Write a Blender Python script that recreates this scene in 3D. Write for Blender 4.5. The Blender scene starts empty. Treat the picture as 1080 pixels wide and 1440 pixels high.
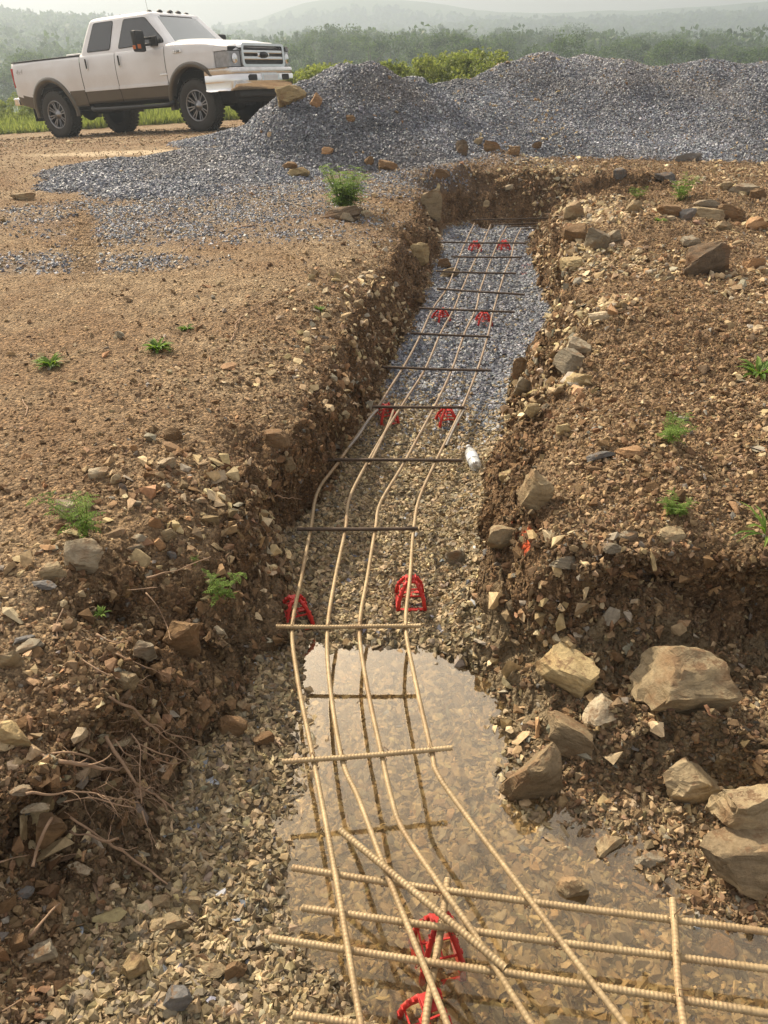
import bpy, bmesh, math, random
import numpy as np
from mathutils import Vector, Matrix
rng = np.random.default_rng(11)
random.seed(5)
scene = bpy.context.scene
COL = scene.collection
PI = math.pi

# ------------------------------------------------------------------ camera
TH = math.radians(32.5); FPX = 1040.0
CAM = np.array([0.0, 0.0, 1.4])
FW = np.array([0, math.cos(TH), -math.sin(TH)]); UP = np.array([0, math.sin(TH), math.cos(TH)])
RT = np.array([1.0, 0, 0])
cam = bpy.data.cameras.new('camera'); co = bpy.data.objects.new('camera', cam); COL.objects.link(co)
cam.sensor_fit = 'VERTICAL'; cam.sensor_height = 36; cam.lens = 26.0
cam.clip_start = .05; cam.clip_end = 6000
co.location = CAM; co.rotation_euler = (PI/2 - TH, 0, 0)
scene.camera = co

def ray(u, v):
    d = FW + RT*((u-540)/FPX) + UP*((720-v)/FPX)
    return d/np.linalg.norm(d)
def at_z(u, v, z):
    d = ray(u, v); t = (z-CAM[2])/d[2]
    return CAM + d*t
def at_d(u, v, y):
    d = ray(u, v); return CAM + d*(y/d[1])
def depth_of(P):
    return float((np.asarray(P)-CAM) @ FW)

# ------------------------------------------------------------------ noise
def _hash(ix, iy, iz, seed):
    h = (ix.astype(np.int64)*374761393 + iy.astype(np.int64)*668265263 + iz.astype(np.int64)*2147483647 + seed*1274126177) & 0xffffffff
    h = ((h ^ (h >> 13))*1274126177) & 0xffffffff
    h = h ^ (h >> 16)
    h = (h*2246822519) & 0xffffffff
    h = h ^ (h >> 15)
    return (h & 0xffffff)/float(0xffffff)*2-1
def vnoise(x, y, z, seed=0):
    x, y, z = np.broadcast_arrays(np.asarray(x, float), np.asarray(y, float), np.asarray(z, float))
    xi, yi, zi = np.floor(x), np.floor(y), np.floor(z)
    fx, fy, fz = x-xi, y-yi, z-zi
    fx = fx*fx*(3-2*fx); fy = fy*fy*(3-2*fy); fz = fz*fz*(3-2*fz)
    r = 0
    for a in (0, 1):
        wx = fx if a else 1-fx
        for b in (0, 1):
            wy = fy if b else 1-fy
            for c in (0, 1):
                wz = fz if c else 1-fz
                r = r + wx*wy*wz*_hash(xi+a, yi+b, zi+c, seed)
    return r
def fbm(x, y, z, f, octv, seed=0, gain=.5):
    r = 0; a = 1; tot = 0
    for o in range(octv):
        r = r + a*vnoise(x*f+o*17.3, y*f-o*5.1, z*f+o*9.7, seed+o); tot += a
        a *= gain; f *= 2.03
    return r/tot
def ss(a, b, x):
    t = np.clip((x-a)/(b-a), 0, 1); return t*t*(3-2*t)

# ------------------------------------------------------------------ truck pose
TP = np.array([-4.80, 17.84, -0.255]); TY, TPI, TR = -0.504, -0.074, -0.02
TM = Matrix.Translation(Vector(TP)) @ Matrix.Rotation(TY, 4, 'Z') @ Matrix.Rotation(TPI, 4, 'Y') @ Matrix.Rotation(TR, 4, 'X')
_n = (TM.to_3x3() @ Vector((0, 0, 1)))
def truck_plane(x, y):
    return TP[2] - (_n.x*(x-TP[0]) + _n.y*(y-TP[1]))/_n.z

# ------------------------------------------------------------------ terrain
def poly(pts):
    P = np.array([at_z(*p) for p in pts]); o = np.argsort(P[:, 1]); return P[o]
LRIM = poly([(600,256,0),(585,285,0),(566,320,-.02),(548,360,-.02),(518,400,0),(488,450,0),(455,510,0),(415,570,0),(365,630,0),(318,690,-.02),(275,750,-.03),(252,800,-.03),(205,850,-.03),(165,900,-.03),(110,960,-.04),(55,1040,-.05),(-5,1130,-.1),(-60,1230,-.16),(-90,1440,-.24)])
LTOE = poly([(628,306,-.47),(608,350,-.47),(594,400,-.47),(570,455,-.47),(545,520,-.48),(515,580,-.48),(475,640,-.48),(432,700,-.48),(402,760,-.48),(385,860,-.48),(345,930,-.49),(300,1000,-.49),(262,1070,-.49),(240,1150,-.5),(225,1240,-.5),(290,1330,-.5),(400,1440,-.5)])
LW = poly([(645,310,-.5),(625,400,-.5),(585,500,-.5),(540,600,-.51),(470,700,-.52),(445,800,-.53),(442,880,-.56),(436,925,-.585),(425,1000,-.585),(430,1060,-.585),(447,1120,-.585),(462,1200,-.585),(445,1260,-.585),(455,1330,-.585),(520,1400,-.585),(560,1460,-.585)])
CC = poly([(690,310,-.5),(680,400,-.5),(650,500,-.5),(600,600,-.51),(545,700,-.52),(545,800,-.54),(540,880,-.548),(545,912,-.575),(548,950,-.625),(560,1060,-.645),(600,1200,-.66),(680,1340,-.66),(760,1460,-.65)])
RW = poly([(735,320,-.5),(738,400,-.5),(715,500,-.5),(672,600,-.5),(650,700,-.51),(645,800,-.53),(620,880,-.56),(612,915,-.585),(655,960,-.585),(688,1040,-.585),(697,1120,-.585),(770,1190,-.585),(870,1262,-.585),(1000,1315,-.585),(1150,1340,-.585),(1500,1390,-.585)])
RTOE = poly([(752,310,-.47),(752,350,-.47),(768,400,-.47),(790,440,-.46),(775,480,-.46),(735,515,-.46),(712,570,-.46),(700,620,-.46),(688,680,-.46),(690,740,-.46),(692,830,-.46),(708,890,-.45),(745,950,-.44),(850,995,-.42),(1000,1025,-.40),(1200,1045,-.40),(1600,1060,-.4)])
RRIM = poly([(800,266,0),(792,290,0),(786,320,0),(800,360,0),(815,400,0),(806,450,0),(785,500,0),(772,560,0),(757,620,0),(756,680,0),(775,722,0),(815,758,0),(900,778,0),(1000,790,0),(1150,800,0),(1500,812,0),(2200,825,0)])

def mound_pos(u, v, d):
    P = at_d(u, v, d); return P[0], P[1], P[2]
MOUNDS = []
for u, v, d, R in [(432,128,11.3,1.15),(492,108,11.5,1.5),(540,106,11.7,1.6),(598,118,12.0,1.4),(665,106,13.4,1.7),(712,90,14.1,2.0),(762,78,14.4,2.4),(828,76,14.5,2.4),(880,80,14.4,2.3),(945,92,14.6,2.2),
                   (1005,83,14.4,2.4),(1080,86,14.2,2.5),(1180,88,14.0,2.6),(1300,92,14,2.6),(800,118,13.5,1.9),(960,118,13.5,2.0),(1060,125,13.2,1.9),(690,150,12.6,1.5),(870,150,13.1,1.6)]:
    x, y, z = mound_pos(u, v, d); MOUNDS.append((x, y, z+.03, R))
def pile(x, y):
    k = 13.0; s = 0
    wx = x+.25*vnoise(x*.8, y*.8, 3, 5); wy = y+.25*vnoise(x*.8, y*.8, 9, 6)
    for (a, b, h, R) in MOUNDS:
        r = np.sqrt(((wx-a)/R)**2+((wy-b)/R)**2+.012)
        s = s + np.exp(k*np.clip(h*(1.11-r), -2, 3))
    p = np.log(s+1e-9)/k - .03
    p = np.where(p > .08, p+.17*(fbm(x, y, 0*x, .75, 3, 808)+.05)*ss(.08, .5, p), p)
    # low tail of the heap toward the left
    for (u, v, hh, R) in [(345,205,.22,1.2),(280,232,.16,1.2),(180,238,.15,1.0),(125,252,.12,.62),(215,262,.10,.8),(330,240,.18,1.1)]:
        P = at_z(u, v, .05); r = np.sqrt(((wx-P[0])/R)**2+((wy-P[1])/(R*.75))**2)
        p = np.maximum(p, hh*(1-r))
    return p
def outer(x, y):
    T = truck_plane(np.clip(x, -14, 4), np.clip(y, 8, 21))
    w = ss(9, 14.5, y)*ss(1.5, -2.0, x)
    g = T*w
    # foreground: left bank is gently domed, falls off toward the left
    g = g - .05*ss(24, 30, y)*np.clip((y-24)/1.0, 0, 30)*1.6
    g = g - 4.0*ss(40, 110, y)
    return g
ELV = lambda v: math.atan((720-v)/1040)-TH
def az_profile(pts):
    a = np.array([(p[0]-540)/1040*.843/math.cos(0) for p in pts]); e = np.array([math.tan(ELV(p[1])) for p in pts])
    return a, e
RIDGES = []
for d, w, lift, pts in [
    (430, 110, -7, [(-1500,10),(-300,-8),(0,-2),(90,2),(150,4),(195,8),(225,25),(260,45),(330,55),(420,60),(2500,60)]),
    (330, 70, -8, [(-2000,70),(250,50),(330,38),(420,42),(480,28),(520,38),(600,30),(660,26),(700,36),(770,30),(840,22),(900,24),(960,18),(1080,22),(2500,22)]),
    (620, 120, -6, [(-2000,60),(250,36),(330,34),(420,30),(620,28),(700,22),(800,18),(900,12),(1000,8),(1080,6),(2500,6)]),
    (800, 130, 0, [(-2000,60),(250,40),(330,29),(365,24),(395,12),(430,0),(500,-14),(560,-6),(620,3),(700,14),(760,16),(900,10),(1000,4),(1080,-4),(2500,-8)])]:
    a, e = az_profile(pts); RIDGES.append((d, w, lift, a, e))
def far_z(x, y):
    z = 0*x
    for d, w, lift, a, e in RIDGES:
        az = x/np.maximum(y, 1.)
        h = np.interp(az, a, e)*d+1.4+lift+(0 if d < 700 else 5)
        z = np.maximum(z, np.maximum(h, 0)*np.exp(-((y-d)/w)**2)*ss(140, 240, y))
    return z
def H0(x, y):
    x = np.asarray(x, float); y = np.asarray(y, float)
    g = outer(x, y)
    def ev(P):
        yy = np.clip(y, P[0, 1], P[-1, 1]); return np.interp(yy, P[:, 1], P[:, 0]), np.interp(yy, P[:, 1], P[:, 2])
    wob = .05*vnoise(x*2.2, y*2.2, 1., 31)+.03*vnoise(x*6, y*6, 1., 32)
    bx = []; bz = []
    for i, P in enumerate((LRIM, LTOE, LW, CC, RW, RTOE, RRIM)):
        a, b = ev(P); bx.append(a); bz.append(b)
    # rim heights follow the outer ground
    xs = x+wob*np.where((y < 2.3) & (x > .3), .4, 1.0)
    H = g.copy()
    shoulder_l = -.15*np.exp(-np.clip(bx[0]-xs, 0, 9)/.33)
    shoulder_r = -.08*np.exp(-np.clip(xs-bx[6], 0, 9)/.22)
    tr = np.where(xs <= bx[0], g+shoulder_l, 0); tr = np.where(xs >= bx[6], g+shoulder_r, tr)
    zb = [bz[0]-.15]+bz[1:6]+[bz[6]-.08]
    for i in range(6):
        t = np.clip((xs-bx[i])/np.maximum(bx[i+1]-bx[i], .02), 0, 1)
        if i == 0: t = t**1.1
        if i == 5: t = 1-(1-t)**1.35
        seg = zb[i]+(zb[i+1]-zb[i])*t
        m = (xs > bx[i]) & (xs < bx[i+1])
        tr = np.where(m, seg, tr)
    e = ss(9.50, 9.92, y+wob*1.8)
    H = tr*(1-e)+g*e
    # the cross trench at the far end
    m = ss(8.72, 8.95, y+wob*.6)*(1-ss(9.50, 9.92, y+wob*1.8))*ss(bx[3]-.05, bx[3]+.05, x)*(1-ss(3.0, 3.6, x))
    H = H*(1-m)+(-.5)*m
    # hollow under the near right bank and loose lumps
    for (u, v, z, R, a) in [(960,850,-.15,.20,-.09),(1060,900,-.2,.16,-.07),(230,850,-.15,.15,-.1),(350,640,-.1,.12,-.05),(190,900,-.25,.12,-.06),(120,1180,-.25,.14,-.06)]:
        P = at_z(u, v, z); r2 = ((x-P[0])**2+(y-P[1])**2)/R**2
        H = H+a*np.exp(-r2)
    for (u, v, R, a) in [(860,450,.45,.10),(900,330,.7,.13),(880,620,.35,.06),(1000,480,.6,.05),(1000,290,.6,.14),(700,232,.55,.16),(620,240,.5,.10),(250,640,.4,.05),(60,800,.2,.04),(420,400,.5,.05)]:
        P = at_z(u, v, 0); r2 = ((x-P[0])**2+(y-P[1])**2)/R**2
        H = H+a*np.exp(-r2)
    near = np.where(y < 20, 1, 0)
    p = pile(x, np.clip(y, 0, 30))
    H = np.where((y > 8.2) & (y < 20) & (p > 0), np.maximum(H, g+p), H)
    H = H+far_z(x, y)+ss(150, 260, y)*3*fbm(x, y, 0*x, 1/60., 4, 41)
    return H

# sheet: rows in y, columns fanned out with distance
ya = np.concatenate([-np.geomspace(8, .4, 10), [0.0, .2], np.exp(np.linspace(math.log(.36), math.log(15.5), 1150)), np.exp(np.linspace(math.log(15.6), math.log(1900), 190))])
sf = np.linspace(-.60, .60, 900)
so = .6*np.geomspace(1.01, 6, 40)
sa = np.concatenate([-so[::-1], sf, so])
wy = np.where(ya < .36, 1.16+(.36-ya)*.6, ya+.8)
NR, NC = len(ya), len(sa)
GX = wy[:, None]*sa[None, :]; GY = np.repeat(ya[:, None], NC, 1)
GH = H0(GX, GY)
gy, gx = np.gradient(GH)
dX = np.gradient(GX, axis=1); dY = np.gradient(GY, axis=0)
slope = np.sqrt((gx/dX)**2+(gy/np.maximum(dY, 1e-6))**2)
def blur(a, n):
    for _ in range(n):
        a = (a+np.roll(a, 1, 0)+np.roll(a, -1, 0)+np.roll(a, 1, 1)+np.roll(a, -1, 1))/5
    return a
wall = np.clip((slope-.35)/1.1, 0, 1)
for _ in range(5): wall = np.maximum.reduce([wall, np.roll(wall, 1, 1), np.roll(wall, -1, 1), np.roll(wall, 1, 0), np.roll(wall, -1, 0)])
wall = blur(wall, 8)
PZ = np.where((GY > 8.2) & (GY < 20), pile(GX, np.clip(GY, 0, 30)), -1)
onpile = ss(-.02, .03, PZ-np.where(GY > 8.2, 0.0, 9))
GO = outer(GX, GY)
below = np.clip((GO-GH)/.35, 0, 1)
floor = (below > .98) * 1.0
floor = blur(((GO-GH) > .40)*1.0, 3)*(1-np.clip(wall*1.5, 0, 1))*ss(10.2, 9.4, GY)
_rw = np.interp(np.clip(GY, RW[0,1], RW[-1,1]), RW[:,1], RW[:,0])
nearright = ss(.02, .10, GX-_rw+.05*vnoise(GX*6, GY*6, 0, 71))*ss(2.25, 2.0, GY)*(GY > .3)
floor = floor*(1-.93*nearright)
right = ss(.35, .6, GX-.045*GY)*(1-floor)*(1-.4*nearright)
left_flat = np.clip(1-wall*2, 0, 1)*(GX < 0)*(1-floor)
amp = .012+.085*wall+.02*right+.008*floor
dist_rim = np.abs(GX-np.interp(np.clip(GY, LRIM[0,1], LRIM[-1,1]), LRIM[:,1], LRIM[:,0]))
rubble_l = np.exp(-dist_rim/.35)*(GX < .6)
amp = amp+.016*rubble_l*(1-floor)
amp = amp*(1-onpile*.55)*ss(40, 15, GY)+.02*ss(15, 40, GY)
n1 = fbm(GX, GY, GH, 4.6, 6, 101, .6); n2 = fbm(GX, GY, GH, 4.6, 6, 201, .6); n3 = fbm(GX, GY, GH, 4.6, 6, 301, .6)
HOLLOW = [(960,850,-.18,.22,.09,1.0,.14),(1070,880,-.2,.18,.3,1.0,.12),(790,930,-.25,.10,.9,.5,.07),(205,880,-.2,.17,-1.,.2,.15),(350,650,-.2,.13,-1.,.1,.08),(110,1130,-.3,.2,-1.,.3,.10),(745,600,-.25,.12,1.,.1,.07)]
hx = 0; hy = 0
for (u, v, z, R, ax_, ay_, m_) in HOLLOW:
    P = at_z(u, v, z); q = np.exp(-((GX-P[0])**2+(GY-P[1])**2)/R**2)*np.exp(-((GH-z+.02)/.10)**2)*m_
    hx = hx+q*ax_; hy = hy+q*ay_
cl = np.abs(fbm(GX, GY, GH, 16, 4, 401, .6))          # crumbly billows
DX = GX+hx+amp*1.1*n1*np.clip(wall*1.5+.25*right, 0, 1); DY = GY+hy+amp*1.1*n2*np.clip(wall*1.5+.25*right, 0, 1)
fine = ss(18, 8, GY)
DZ = GH+amp*1.6*n3+(cl-.2)*(.018+.075*wall+.03*right+.022*rubble_l)*(1-onpile)*(1-.5*floor)*fine
def footprints(x, y):
    # shallow tyre ruts across the left yard
    a = 0
    for (u0, v0, u1, v1) in [(150,640,700,250)]:
        pass
    return 0*x
P0 = at_z(118, 375, 0); P1 = at_z(112, 300, 0)
rut = np.exp(-((GX-(P0[0]+(GY-P0[1])*(P1[0]-P0[0])/(P1[1]-P0[1])))/.16)**2)*ss(P0[1]-.5, P0[1]+.1, GY)*ss(P1[1]+.6, P1[1], GY)
DZ = DZ-rut*(.02+.016*np.sin(GY*2*PI/.09+GX*6))
NORM = None

def mesh_from_arrays(name, V, F, smooth=False, mats=(), attrs=None, fm=None):
    me = bpy.data.meshes.new(name)
    V = np.ascontiguousarray(V, np.float32); F = np.ascontiguousarray(F, np.int32)
    me.vertices.add(len(V)); me.vertices.foreach_set('co', V.ravel())
    n, k = F.shape
    me.loops.add(n*k); me.loops.foreach_set('vertex_index', F.ravel())
    me.polygons.add(n); me.polygons.foreach_set('loop_start', np.arange(0, n*k, k, dtype=np.int32))
    try: me.polygons.foreach_set('loop_total', np.full(n, k, np.int32))
    except Exception: pass
    if fm is not None: me.polygons.foreach_set('material_index', np.ascontiguousarray(fm, np.int32))
    for m in mats: me.materials.append(m)
    if attrs:
        for an, arr in attrs.items():
            arr = np.ascontiguousarray(arr, np.float32)
            a = me.attributes.new(an, 'FLOAT_COLOR', 'POINT'); a.data.foreach_set('color', arr.ravel())
    me.update(calc_edges=True); me.validate()
    (me.shade_smooth if smooth else me.shade_flat)()
    return me
def link(name, me, parent=None, **kw):
    o = bpy.data.objects.new(name, me); COL.objects.link(o)
    if parent is not None: o.parent = parent
    for k, v in kw.items(): o[k] = v
    return o
def empty(name, loc, label, cat, group=None, rz=0):
    o = bpy.data.objects.new(name, None); COL.objects.link(o); o.location = loc; o.rotation_euler = (0, 0, rz)
    o.empty_display_size = .1; o['label'] = label; o['category'] = cat
    if group: o['group'] = group
    return o

# ------------------------------------------------------------------ materials
class NT:
    def __init__(s, name):
        s.m = bpy.data.materials.new(name); s.m.use_nodes = True; s.t = s.m.node_tree; s.t.nodes.clear()
        s.out = s.t.nodes.new('ShaderNodeOutputMaterial')
    def n(s, typ, **kw):
        nd = s.t.nodes.new(typ)
        for k, v in kw.items():
            if k.startswith('i_'):
                key = k[2:]; key = int(key) if key.isdigit() else key.replace('_', ' ')
                nd.inputs[key].default_value = v
            else: setattr(nd, k, v)
        return nd
    def l(s, a, b): s.t.links.new(a, b)
    def coord(s): return s.n('ShaderNodeTexCoord').outputs['Object']
    def noise(s, scale, detail=6, rough=.6, vec=None, dist=0.):
        nd = s.n('ShaderNodeTexNoise', i_Scale=scale, i_Detail=detail, i_Roughness=rough, i_Distortion=dist)
        if vec is not None: s.l(vec, nd.inputs['Vector'])
        return nd.outputs['Fac']
    def ramp(s, fac, stops, interp='LINEAR'):
        r = s.n('ShaderNodeValToRGB'); r.color_ramp.interpolation = interp
        el = r.color_ramp.elements
        while len(el) < len(stops): el.new(.5)
        for e, (p, c) in zip(el, stops): e.position = p; e.color = (*c, 1) if len(c) == 3 else c
        s.l(fac, r.inputs['Fac']); return r.outputs['Color']
    def mix(s, fac, a, b, mode='MIX'):
        nd = s.n('ShaderNodeMix', data_type='RGBA', blend_type=mode)
        for sock, v in ((nd.inputs[0], fac), (nd.inputs[6], a), (nd.inputs[7], b)):
            if isinstance(v, (int, float)): sock.default_value = v
            elif isinstance(v, tuple): sock.default_value = (*v, 1) if len(v) == 3 else v
            else: s.l(v, sock)
        return nd.outputs[2]
    def math(s, op, a, b=None):
        nd = s.n('ShaderNodeMath', operation=op)
        for i, v in enumerate((a, b)):
            if v is None: continue
            if isinstance(v, (int, float)): nd.inputs[i].default_value = v
            else: s.l(v, nd.inputs[i])
        return nd.outputs[0]
    def bump(s, h, strength=.5, dist=.01):
        nd = s.n('ShaderNodeBump', i_Strength=strength, i_Distance=dist); s.l(h, nd.inputs['Height']); return nd.outputs['Normal']
    def bsdf(s, col, rough=.8, normal=None, metal=0., spec=.3, **kw):
        b = s.n('ShaderNodeBsdfPrincipled', i_Roughness=.5, i_Metallic=metal)
        b.inputs['Specular IOR Level'].default_value = spec
        if isinstance(col, tuple): b.inputs['Base Color'].default_value = (*col, 1)
        else: s.l(col, b.inputs['Base Color'])
        if isinstance(rough, (int, float)): b.inputs['Roughness'].default_value = rough
        else: s.l(rough, b.inputs['Roughness'])
        if normal is not None: s.l(normal, b.inputs['Normal'])
        for k, v in kw.items(): b.inputs[k.replace('_', ' ')].default_value = v
        s.l(b.outputs[0], s.out.inputs[0]); return b
def attr(nt, name):
    a = nt.n('ShaderNodeAttribute', attribute_name=name); return a
def simple(name, col, rough=.5, metal=0., bump=0, bscale=60, var=.12, spec=.4, vscale=8, **kw):
    nt = NT(name); c = nt.coord()
    f = nt.noise(vscale, 5, .6, c)
    cc = nt.ramp(f, [(.25, tuple(x*(1-var) for x in col)), (.75, tuple(min(1, x*(1+var)) for x in col))])
    nrm = nt.bump(nt.noise(bscale, 4, .6, c), bump, .004) if bump else None
    nt.bsdf(cc, rough, nrm, metal, spec, **kw); return nt.m

def ground_material():
    nt = NT('soil'); c = nt.coord()
    z = attr(nt, 'zone'); sep = nt.n('ShaderNodeSeparateColor'); nt.l(z.outputs['Color'], sep.inputs[0])
    wallm, grav, mud = sep.outputs[0], sep.outputs[1], sep.outputs[2]
    z2 = attr(nt, 'zone_b'); sep2 = nt.n('ShaderNodeSeparateColor'); nt.l(z2.outputs['Color'], sep2.inputs[0])
    grass, orange, sand = sep2.outputs[0], sep2.outputs[1], sep2.outputs[2]
    n_big = nt.noise(.9, 6, .62, c); n_mid = nt.noise(9, 8, .68, c); n_fine = nt.noise(70, 8, .7, c)
    dry = nt.ramp(n_mid, [(.28, (.185, .132, .08)), (.5, (.30, .222, .14)), (.72, (.41, .32, .212))])
    dry = nt.mix(nt.math('MULTIPLY', nt.ramp(n_big, [(.42, (0, 0, 0)), (.60, (1, 1, 1))]), .7), dry, (.21, .13, .072))
    speck = nt.ramp(n_fine, [(.30, (.45, .45, .45)), (.5, (.95, .95, .95)), (.7, (1.5, 1.45, 1.35))])
    vp = nt.n('ShaderNodeTexVoronoi', i_Scale=75.); nt.l(c, vp.inputs['Vector'])
    vs = nt.n('ShaderNodeSeparateColor'); nt.l(vp.outputs['Color'], vs.inputs[0])
    peb = nt.ramp(vs.outputs[0], [(0, (.62, .6, .58)), (.45, (.85, .84, .82)), (.62, (1.0, 1.0, 1.0)), (.8, (1.35, 1.32, 1.25)), (.95, (1.7, 1.65, 1.55))])
    vp2 = nt.n('ShaderNodeTexVoronoi', i_Scale=210.); nt.l(c, vp2.inputs['Vector'])
    vs2 = nt.n('ShaderNodeSeparateColor'); nt.l(vp2.outputs['Color'], vs2.inputs[0])
    peb2 = nt.ramp(vs2.outputs[0], [(0, (.65, .65, .65)), (.6, (1, 1, 1)), (.95, (1.5, 1.48, 1.4))])
    peb = nt.mix(.7, peb, peb2, 'MULTIPLY')
    dry = nt.mix(.85, dry, speck, 'MULTIPLY'); dry = nt.mix(.75, dry, peb, 'MULTIPLY')
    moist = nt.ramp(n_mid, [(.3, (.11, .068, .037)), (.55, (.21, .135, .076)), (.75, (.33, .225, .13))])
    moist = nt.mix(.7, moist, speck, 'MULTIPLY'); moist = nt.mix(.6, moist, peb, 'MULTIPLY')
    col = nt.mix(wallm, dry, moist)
    mudc = nt.ramp(n_mid, [(.3, (.15, .112, .066)), (.55, (.24, .185, .112)), (.75, (.33, .262, .165))])
    col = nt.mix(mud, col, mudc)
    gr = nt.ramp(n_fine, [(.3, (.07, .072, .08)), (.5, (.17, .175, .19)), (.7, (.34, .345, .37))])
    col = nt.mix(grav, col, gr)
    col = nt.mix(sand, col, (.62, .5, .34))
    gc = nt.ramp(nt.noise(.35, 6, .7, c), [(.3, (.03, .055, .014)), (.5, (.06, .1, .025)), (.7, (.11, .14, .05))])
    col = nt.mix(grass, col, gc)
    col = nt.mix(orange, col, (.75, .12, .045))
    vor = nt.n('ShaderNodeTexVoronoi', i_Scale=90.); nt.l(c, vor.inputs['Vector'])
    h = nt.math('ADD', nt.math('MULTIPLY', n_fine, .8), nt.math('MULTIPLY', nt.math('SUBTRACT', 1., vp.outputs['Distance']), .9))
    h = nt.math('ADD', h, nt.math('MULTIPLY', nt.noise(28, 6, .65, c), .9))
    rough = nt.math('SUBTRACT', .95, nt.math('MULTIPLY', mud, .28))
    nt.bsdf(col, rough, nt.bump(h, 1., .016), spec=.25)
    return nt.m
def stone_material(name, rough=.75, bump=.5, spec=.35):
    nt = NT(name); c = nt.coord(); a = attr(nt, 'tint')
    n1_ = nt.noise(55, 5, .65, c)
    m = nt.ramp(n1_, [(.3, (.68, .66, .62)), (.7, (1.25, 1.24, 1.2))])
    col = nt.mix(1., a.outputs['Color'], m, 'MULTIPLY')
    nt.bsdf(col, rough, nt.bump(nt.noise(160, 4, .6, c), bump, .003), spec=spec); return nt.m
def boulder_material():
    nt = NT('sandstone'); c = nt.coord()
    oi = nt.n('ShaderNodeObjectInfo')
    off = nt.n('ShaderNodeVectorMath', operation='ADD'); nt.l(c, off.inputs[0]); nt.l(oi.outputs['Random'], off.inputs[1])
    c2 = off.outputs[0]
    mp = nt.n('ShaderNodeMapping'); mp.inputs['Scale'].default_value = (1, 1, 3.2); nt.l(c2, mp.inputs['Vector'])
    layer = nt.noise(9, 7, .65, mp.outputs[0], .6); big = nt.noise(7, 6, .6, c2); fine_ = nt.noise(85, 7, .7, c2)
    m = nt.ramp(layer, [(.3, (.62, .58, .52)), (.5, (1., 1., 1.)), (.72, (1.25, 1.2, 1.1))])
    col = nt.mix(1., oi.outputs['Color'], m, 'MULTIPLY')
    rust = nt.ramp(big, [(.52, (0, 0, 0)), (.66, (1, 1, 1))])
    col = nt.mix(nt.math('MULTIPLY', rust, .55), col, (.23, .12, .055))
    col = nt.mix(.6, col, nt.ramp(fine_, [(.3, (.6, .6, .6)), (.7, (1.25, 1.25, 1.25))]), 'MULTIPLY')
    # soil resting on upward faces
    g = nt.n('ShaderNodeNewGeometry'); sx = nt.n('ShaderNodeSeparateXYZ'); nt.l(g.outputs['Normal'], sx.inputs[0])
    up = nt.math('MULTIPLY', nt.ramp(sx.outputs[2], [(.55, (0, 0, 0)), (.95, (1, 1, 1))]), nt.ramp(nt.noise(22, 6, .7, c2), [(.52, (0, 0, 0)), (.6, (1, 1, 1))]))
    col = nt.mix(up, col, (.2, .13, .075))
    h = nt.math('ADD', nt.math('MULTIPLY', layer, 1.3), nt.math('MULTIPLY', fine_, .5))
    nt.bsdf(col, .86, nt.bump(h, .8, .014), spec=.25); return nt.m
def leaf_material(name, c0, c1, trans=.35):
    nt = NT(name); c = nt.coord(); a = attr(nt, 'tint')
    col = nt.mix(a.outputs['Fac'], c0, c1)
    b = nt.bsdf(col, .6, None, spec=.25)
    tr = nt.n('ShaderNodeBsdfTranslucent'); nt.l(nt.mix(1., col, (1.25, 1.35, .7), 'MULTIPLY'), tr.inputs['Color'])
    mx = nt.n('ShaderNodeMixShader'); mx.inputs[0].default_value = trans
    nt.l(b.outputs[0], mx.inputs[1]); nt.l(tr.outputs[0], mx.inputs[2]); nt.l(mx.outputs[0], nt.out.inputs[0]); return nt.m
def water_material():
    nt = NT('muddy_water'); c = nt.coord()
    nrm = nt.bump(nt.noise(14, 3, .5, c), .035, .01)
    ge = nt.n('ShaderNodeNewGeometry'); dp = nt.n('ShaderNodeVectorMath', operation='DOT_PRODUCT'); nt.l(ge.outputs['Incoming'], dp.inputs[0]); nt.l(nrm, dp.inputs[1])
    q = nt.math('SUBTRACT', 1., nt.math('ABSOLUTE', dp.outputs['Value'])); q = nt.math('MULTIPLY', q, q)
    fac = nt.math('MINIMUM', nt.math('ADD', nt.math('MULTIPLY', q, 3.3), .045), 1.)
    gl = nt.n('ShaderNodeBsdfGlossy', i_Roughness=.015); gl.inputs['Color'].default_value = (1, .89, .72, 1); nt.l(nrm, gl.inputs['Normal'])
    tr = nt.n('ShaderNodeBsdfTransparent'); tr.inputs['Color'].default_value = (.96, .88, .72, 1)
    df = nt.n('ShaderNodeBsdfDiffuse'); df.inputs['Color'].default_value = (.62, .50, .32, 1)
    m1 = nt.n('ShaderNodeMixShader'); m1.inputs[0].default_value = .06; nt.l(tr.outputs[0], m1.inputs[1]); nt.l(df.outputs[0], m1.inputs[2])
    m2 = nt.n('ShaderNodeMixShader'); nt.l(fac, m2.inputs[0]); nt.l(m1.outputs[0], m2.inputs[1]); nt.l(gl.outputs[0], m2.inputs[2])
    nt.l(m2.outputs[0], nt.out.inputs[0]); return nt.m
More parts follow.
